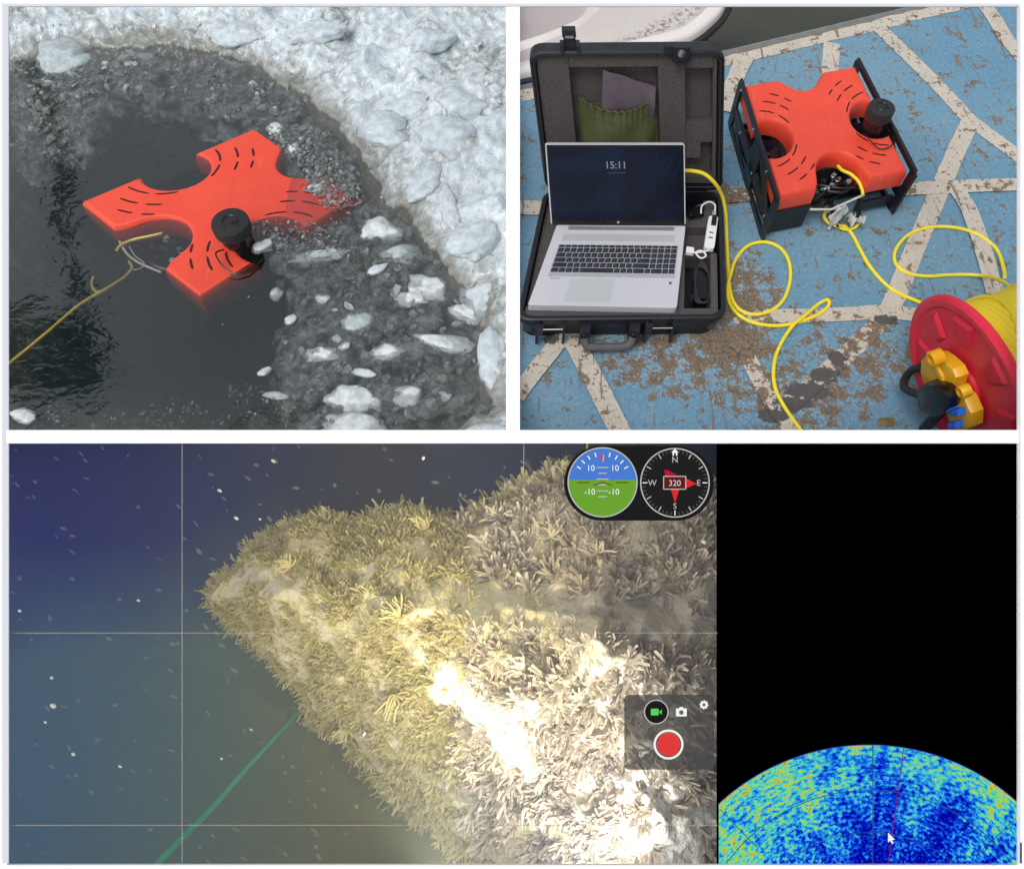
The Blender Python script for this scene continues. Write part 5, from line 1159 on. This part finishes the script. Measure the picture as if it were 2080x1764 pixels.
# ================================================================== LOWER RIGHT: sonar screen and instruments
def disc(px, py, r_, Z, n=48): return [(px + r_ * math.cos(2 * math.pi * k / n), py + r_ * math.sin(2 * math.pi * k / n)) for k in range(n)]
def slab(name, pts, Z, th_, mat, parent, bev=0):     # flat piece facing the viewer's side, th_ metres thick
    n = len(pts); V = [K(x, y, Z) for x, y in pts]; V2 = [v + F * th_ for v in V]
    b = MB(); b.add(V + V2, [tuple(range(n)), tuple(range(n, 2 * n))[::-1]] + [(i, (i + 1) % n, n + (i + 1) % n, n + i) for i in range(n)]); return b.build(name, mat, parent)
def rod(name, a, b_, w_, Z, mat, parent, th_=.0003):
    a = np.array(a, float); b_ = np.array(b_, float); d_ = b_ - a; d_ /= np.linalg.norm(d_); n_ = np.array([-d_[1], d_[0]]) * w_ / 2
    return slab(name, [tuple(a + n_), tuple(b_ + n_), tuple(b_ - n_), tuple(a - n_)], Z, th_, mat, parent)
ZS = ZF + .007
sn_ = thing('sonar_display', K(1762, 1325, ZS), 'black sonar display with a rainbow speckled fan of echoes at the lower right', 'screen')
slab('screen_panel', [(1459, 895), (2080, 895), (2080, 1765), (1459, 1765)], ZS, .012, emis('screen_black', (0., 0., 0.)), sn_)
fc = (1765, 1961); fr_ = 449
m = Mat('sonar_echoes'); c3 = K(fc[0], fc[1], ZS); 
s_ = m.n('ShaderNodeVectorMath', operation='SUBTRACT'); s_.inputs[1].default_value = tuple(c3); m.l(m.co(), s_.inputs[0])
def dt(v): d_ = m.n('ShaderNodeVectorMath', operation='DOT_PRODUCT'); d_.inputs[1].default_value = tuple(v); m.l(s_.outputs[0], d_.inputs[0]); return d_.outputs['Value']
X_, Y_ = dt(RT), dt(U); rad = m.math('SQRT', m.math('ADD', m.math('MULTIPLY', X_, X_), m.math('MULTIPLY', Y_, Y_))); ang = m.math('ARCTAN2', X_, Y_)
cmb = m.n('ShaderNodeCombineXYZ'); m.l(m.math('MULTIPLY', rad, 300.), cmb.inputs[1]); m.l(m.math('MULTIPLY', ang, 62.), cmb.inputs[0])
cm2 = m.n('ShaderNodeCombineXYZ'); m.l(m.math('MULTIPLY', rad, 22.), cm2.inputs[1]); m.l(m.math('MULTIPLY', ang, 9.), cm2.inputs[0])
f1 = m.noise(.55, 2, .6, cmb.outputs[0]); f2 = m.noise(.55, 3, .55, cm2.outputs[0]); f3 = m.noise(1.6, 2, .5, cm2.outputs[0])
left_ = m.math('MULTIPLY', m.ramp(m.math('ADD', ang, .5), [(.0, .20), (.45, .0)]), 1.)
radn = m.math('DIVIDE', rad, fr_ * PX(ZS))
val = m.math('ADD', m.math('ADD', m.math('MULTIPLY', m.math('SUBTRACT', f1, .5), 1.55), m.math('MULTIPLY', m.math('SUBTRACT', f2, .5), 1.2)), m.math('MULTIPLY', m.math('SUBTRACT', f3, .5), .5))
val = m.math('ADD', val, m.math('MULTIPLY', m.math('SUBTRACT', radn, .80), .8)); val = m.math('ADD', m.math('ADD', val, .36), left_)
val = m.math('SUBTRACT', val, m.math('MULTIPLY', m.ramp(m.math('ABSOLUTE', m.math('SUBTRACT', ang, .052)), [(.006, 1.), (.026, 0.)]), .16))
jet = m.ramp(val, [(.08, srgb(2, 8, 170)), (.24, srgb(12, 60, 225)), (.38, srgb(30, 125, 240)), (.52, srgb(60, 200, 225)), (.66, srgb(110, 225, 150)), (.80, srgb(200, 215, 60)), (.95, srgb(235, 120, 30))])
m.set(Base_Color=(0., 0., 0.), Roughness=.6); m.b.inputs['Specular IOR Level'].default_value = 0.; m.l(jet, m.b.inputs['Emission Color']); m.b.inputs['Emission Strength'].default_value = EXPK * .9
an0, an1 = -45.6, 43
pts = [(fc[0] + fr_ * math.sin(R(a)), fc[1] - fr_ * math.cos(R(a))) for a in np.linspace(-43.2, 43.2, 70)] 
pts = [(max(1460, x), y) for x, y in pts] + [(2078, 1760), (1460, 1760)]
slab('echo_fan', pts, ZS - .0006, .0004, m.m, sn_)
M_gl = emis('sonar_grid', srgb(40, 78, 110)); M_mg = emis('sonar_bearing', srgb(120, 20, 110))
def arcs(r_, w_, name, mat, a0=-48, a1=48, px_=fc):
    P_ = [(px_[0] + q * math.sin(R(a)), px_[1] - q * math.cos(R(a))) for q in (r_ + w_ / 2,) for a in np.linspace(a0, a1, 60)] + [(px_[0] + (r_ - w_ / 2) * math.sin(R(a)), px_[1] - (r_ - w_ / 2) * math.cos(R(a))) for a in np.linspace(a1, a0, 60)]
    n = 60; V = [K(x, y, ZS - .0011) for x, y in P_]; b = MB(); b.add(V, [(i, i + 1, 2 * n - 2 - i, 2 * n - 1 - i) for i in range(n - 1)]); b.build(name, mat, sn_)
arcs(357, 1.6, 'range_arc', M_gl, -57, 57); arcs(271, 1.6, 'range_arc', M_gl, -50, 50); arcs(449, 1.6, 'range_arc', emis('fan_rim', srgb(60, 70, 170)), -43, 43)
rod('bearing_line', (1773, 1513), (1773, 1758), 1.6, ZS - .0013, M_gl, sn_); rod('bearing_line', (1836, 1517), (1804, 1758), 2, ZS - .0013, M_mg, sn_)
rod('bearing_line', (1462, 1642), (1540, 1722), 1.4, ZS - .0013, M_gl, sn_); rod('bearing_line', (2064, 1660), (1985, 1735), 1.4, ZS - .0013, M_gl, sn_)
M_w = emis('ui_white', srgb(244, 244, 240)); M_lg = emis('ui_light_grey', srgb(190, 192, 190)); M_gr = emis('ui_grey', srgb(100, 100, 100))
slab('mouse_pointer', [(1804, 1690), (1804, 1710), (1808.5, 1706), (1812, 1713), (1815, 1711.5), (1812, 1705), (1818, 1704)], ZS - .0018, .0003, M_w, sn_)

# gauges
ZG = ZF + .010
ga = thing('instrument_cluster', K(1298, 981, ZG), 'black rounded instrument cluster with horizon gauge and compass above the reef', 'gauge')
st_ = [(1222 + 76 * math.cos(R(a)), 981 + 76 * math.sin(R(a))) for a in range(90, 271, 8)] + [(1374 + 76 * math.cos(R(a)), 981 + 76 * math.sin(R(a))) for a in range(-90, 91, 8)]
slab('cluster_plate', st_, ZG, .006, emis('cluster_black', srgb(30, 30, 31)), ga)
def ring(name, px, py, r_, w_, Z, mat, parent, n=64):
    V = [K(px + q * math.cos(6.28318 * k / n), py + q * math.sin(6.28318 * k / n), Z) for q in (r_ + w_ / 2, r_ - w_ / 2) for k in range(n)]; b = MB(); b.add(V, [(i, (i + 1) % n, n + (i + 1) % n, n + i) for i in range(n)]); return b.build(name, mat, parent)
hx, hy, hr = 1224, 979, 69.5
up = [(hx + hr * math.cos(R(a)), hy + hr * math.sin(R(a))) for a in np.linspace(184, 356, 40)]; dn = [(hx + hr * math.cos(R(a)), hy + hr * math.sin(R(a))) for a in np.linspace(-4, 184, 44)]
slab('sky_half', up, ZG - .0006, .0005, emis('gauge_blue', srgb(74, 124, 208)), ga); slab('ground_half', dn, ZG - .0006, .0005, emis('gauge_green', srgb(108, 164, 52)), ga)
ring('gauge_ring', hx, hy, 70, 2.4, ZG - .0012, M_lg, ga); ZZ = ZG - .0014
M_br = emis('gauge_brown', srgb(112, 62, 20)); M_rd = emis('gauge_red', srgb(222, 44, 48)); M_pk = emis('gauge_pink', srgb(240, 170, 190))
for a in (-60, -45, -30, -15, 15, 30, 45, 60):
    s1, c1_ = math.sin(R(a)), math.cos(R(a)); rod('tick', (hx + 51 * s1, hy - 2 - 51 * c1_), (hx + 60 * s1, hy - 2 - 60 * c1_), 2.4, ZZ, M_w, ga)
slab('roll_pointer', [(hx - 5.5, 923), (hx + 1, 923), (hx, 937)], ZZ, .0002, M_rd, ga); rod('roll_mark', (hx + 1.5, 923), (hx + 1.5, 937), 2.2, ZZ, M_pk, ga)
for y, w_ in ((949, 24), (960.5, 17), (972.5, 24), (984, 15), (996.5, 23), (1008, 17)): rod('pitch_bar', (hx - w_ / 2, y), (hx + w_ / 2, y), 2, ZZ, M_lg, ga)
def gtext(txt, px, py, size, mat, parent=ga, Z=ZZ, bold=.0): return text(txt, 1, mat, 'numeral' if txt.strip('-').isdigit() else 'letter', parent, lambda x, y, z=0.: K(px + x * size, py - y * size, Z), mid=True, bold=bold)
gtext('10', 1200, 950, 17, M_w); gtext('10', 1249, 950, 17, M_w); gtext('-10', 1198, 998, 17, M_w); gtext('-10', 1247, 998, 17, M_w)
rod('wing_bar', (1172, 979.5), (1197, 979.5), 2.2, ZZ, M_br, ga); rod('wing_bar', (1251, 979.5), (1277, 979.5), 2.2, ZZ, M_br, ga); rod('wing_vee', (1206, 985), (1224, 979), 2.2, ZZ, M_br, ga); rod('wing_vee', (1224, 979), (1243, 985), 2.2, ZZ, M_br, ga)
kx, ky = 1371, 980
slab('compass_face', disc(kx, ky, 69, ZG), ZG - .0006, .0005, emis('compass_black', srgb(33, 33, 33)), ga); ring('gauge_ring', kx, ky, 69.5, 2.4, ZG - .0012, M_lg, ga)
for k in range(48):
    a = k * 7.5; s1, c1_ = math.sin(R(a)), math.cos(R(a)); big = k % 4 == 0; r0_ = 56 if big else 60
    if k % 12 == 0 and k != 24 and k == 0: continue
    rod('tick', (kx + r0_ * s1, ky - r0_ * c1_), (kx + 66 * s1, ky - 66 * c1_), 2 if big else 1.2, ZZ, (M_w if k % 12 == 0 else M_lg) if big else M_gr, ga)
slab('needle', [(1363, 993), (1380, 993), (1371, 1021)], ZZ, .0002, M_rd, ga); slab('needle', [(1393, 971), (1393, 991), (1415, 982)], ZZ, .0002, M_rd, ga); slab('needle', [(1349, 955), (1355, 954), (1375, 964), (1352, 966)], ZZ, .0002, emis('needle_dark_red', srgb(190, 24, 52)), ga)
slab('readout_box', [(1348, 967), (1393, 967), (1393, 993), (1348, 993)], ZZ - .0004, .0002, emis('readout_red', srgb(96, 30, 32)), ga)
for a, b_ in (((1348, 967), (1393, 967)), ((1393, 967), (1393, 993)), ((1393, 993), (1348, 993)), ((1348, 993), (1348, 967))): rod('box_edge', a, b_, 1.8, ZZ - .0006, M_lg, ga)
gtext('320', 1370.5, 980.5, 17, emis('readout_text', srgb(222, 200, 204)), Z=ZZ - .0007); gtext('N', 1371, 933, 17, M_lg); gtext('S', 1371, 1027, 16, M_lg); gtext('W', 1325, 980, 17, M_lg); gtext('E', 1419, 980, 17, M_lg)
slab('home_mark', [(1371, 911), (1378, 918), (1376, 918), (1376, 925), (1373, 925), (1373, 920), (1369, 920), (1369, 925), (1366, 925), (1366, 918), (1364, 918)], ZZ - .0002, .0002, M_w, ga)

# record panel
rp = thing('record_panel', K(1359, 1486, ZG), 'smoky see-through record panel with red button and camera icons over the reef', 'control panel')
m = Mat('smoked_glass'); tr2 = m.n('ShaderNodeBsdfTransparent'); tr2.inputs[0].default_value = (.15, .15, .15, 1); df = m.n('ShaderNodeBsdfDiffuse'); df.inputs[0].default_value = (.05, .05, .05, 1); ad = m.n('ShaderNodeAddShader'); m.l(tr2.outputs[0], ad.inputs[0]); m.l(df.outputs[0], ad.inputs[1]); m.l(ad.outputs[0], m.o.inputs['Surface'])
n_ = 6; pr = rrect(1268, 1450, 1410, 1562, 9)
b = MB(); b.add([K(x, y, ZG) for x, y in pr], [tuple(range(len(pr)))]); b.build('panel_glass', m.m, rp)
ZB = ZG - .0006
slab('camera_mode_button', disc(1333, 1445, 24, ZB), ZB, .0004, emis('button_black', srgb(30, 30, 30)), rp); ring('button_ring', 1333, 1445, 24, 2.2, ZB - .0003, M_lg, rp)
M_gn = emis('icon_green', srgb(90, 210, 95)); slab('video_icon', rrect(1322, 1338, 1438.5, 1452, 2, 3), ZB - .0005, .0002, M_gn, rp); slab('video_icon_lens', [(1338.5, 1445), (1344.5, 1440), (1344.5, 1450.5)], ZB - .0005, .0002, M_gn, rp)
ci = [(1373, 1438), (1379, 1438), (1381, 1435), (1387, 1435), (1389, 1438), (1395, 1438), (1395, 1454), (1373, 1454)]
slab('photo_icon', ci, ZB, .0003, M_w, rp); slab('photo_icon_lens', disc(1384, 1446, 4.6, ZB, 20), ZB - .0004, .0002, M_gr, rp)
gear = []
for k in range(32):
    a = k / 32 * 6.2832; r_ = 9.2 if k % 4 in (0, 1) else 7.4; gear.append((1430 + r_ * math.cos(a), 1430.5 + r_ * math.sin(a)))
slab('settings_icon', gear, ZB, .0003, M_w, rp); slab('settings_hole', disc(1430, 1430.5, 3.2, ZB, 16), ZB - .0004, .0002, M_gr, rp)
ring('button_ring', 1358, 1511, 28.2, 4.4, ZB - .0002, M_w, rp); slab('record_button', disc(1358, 1511, 23.4, ZB), ZB, .0004, emis('record_red', srgb(226, 60, 60)), rp)
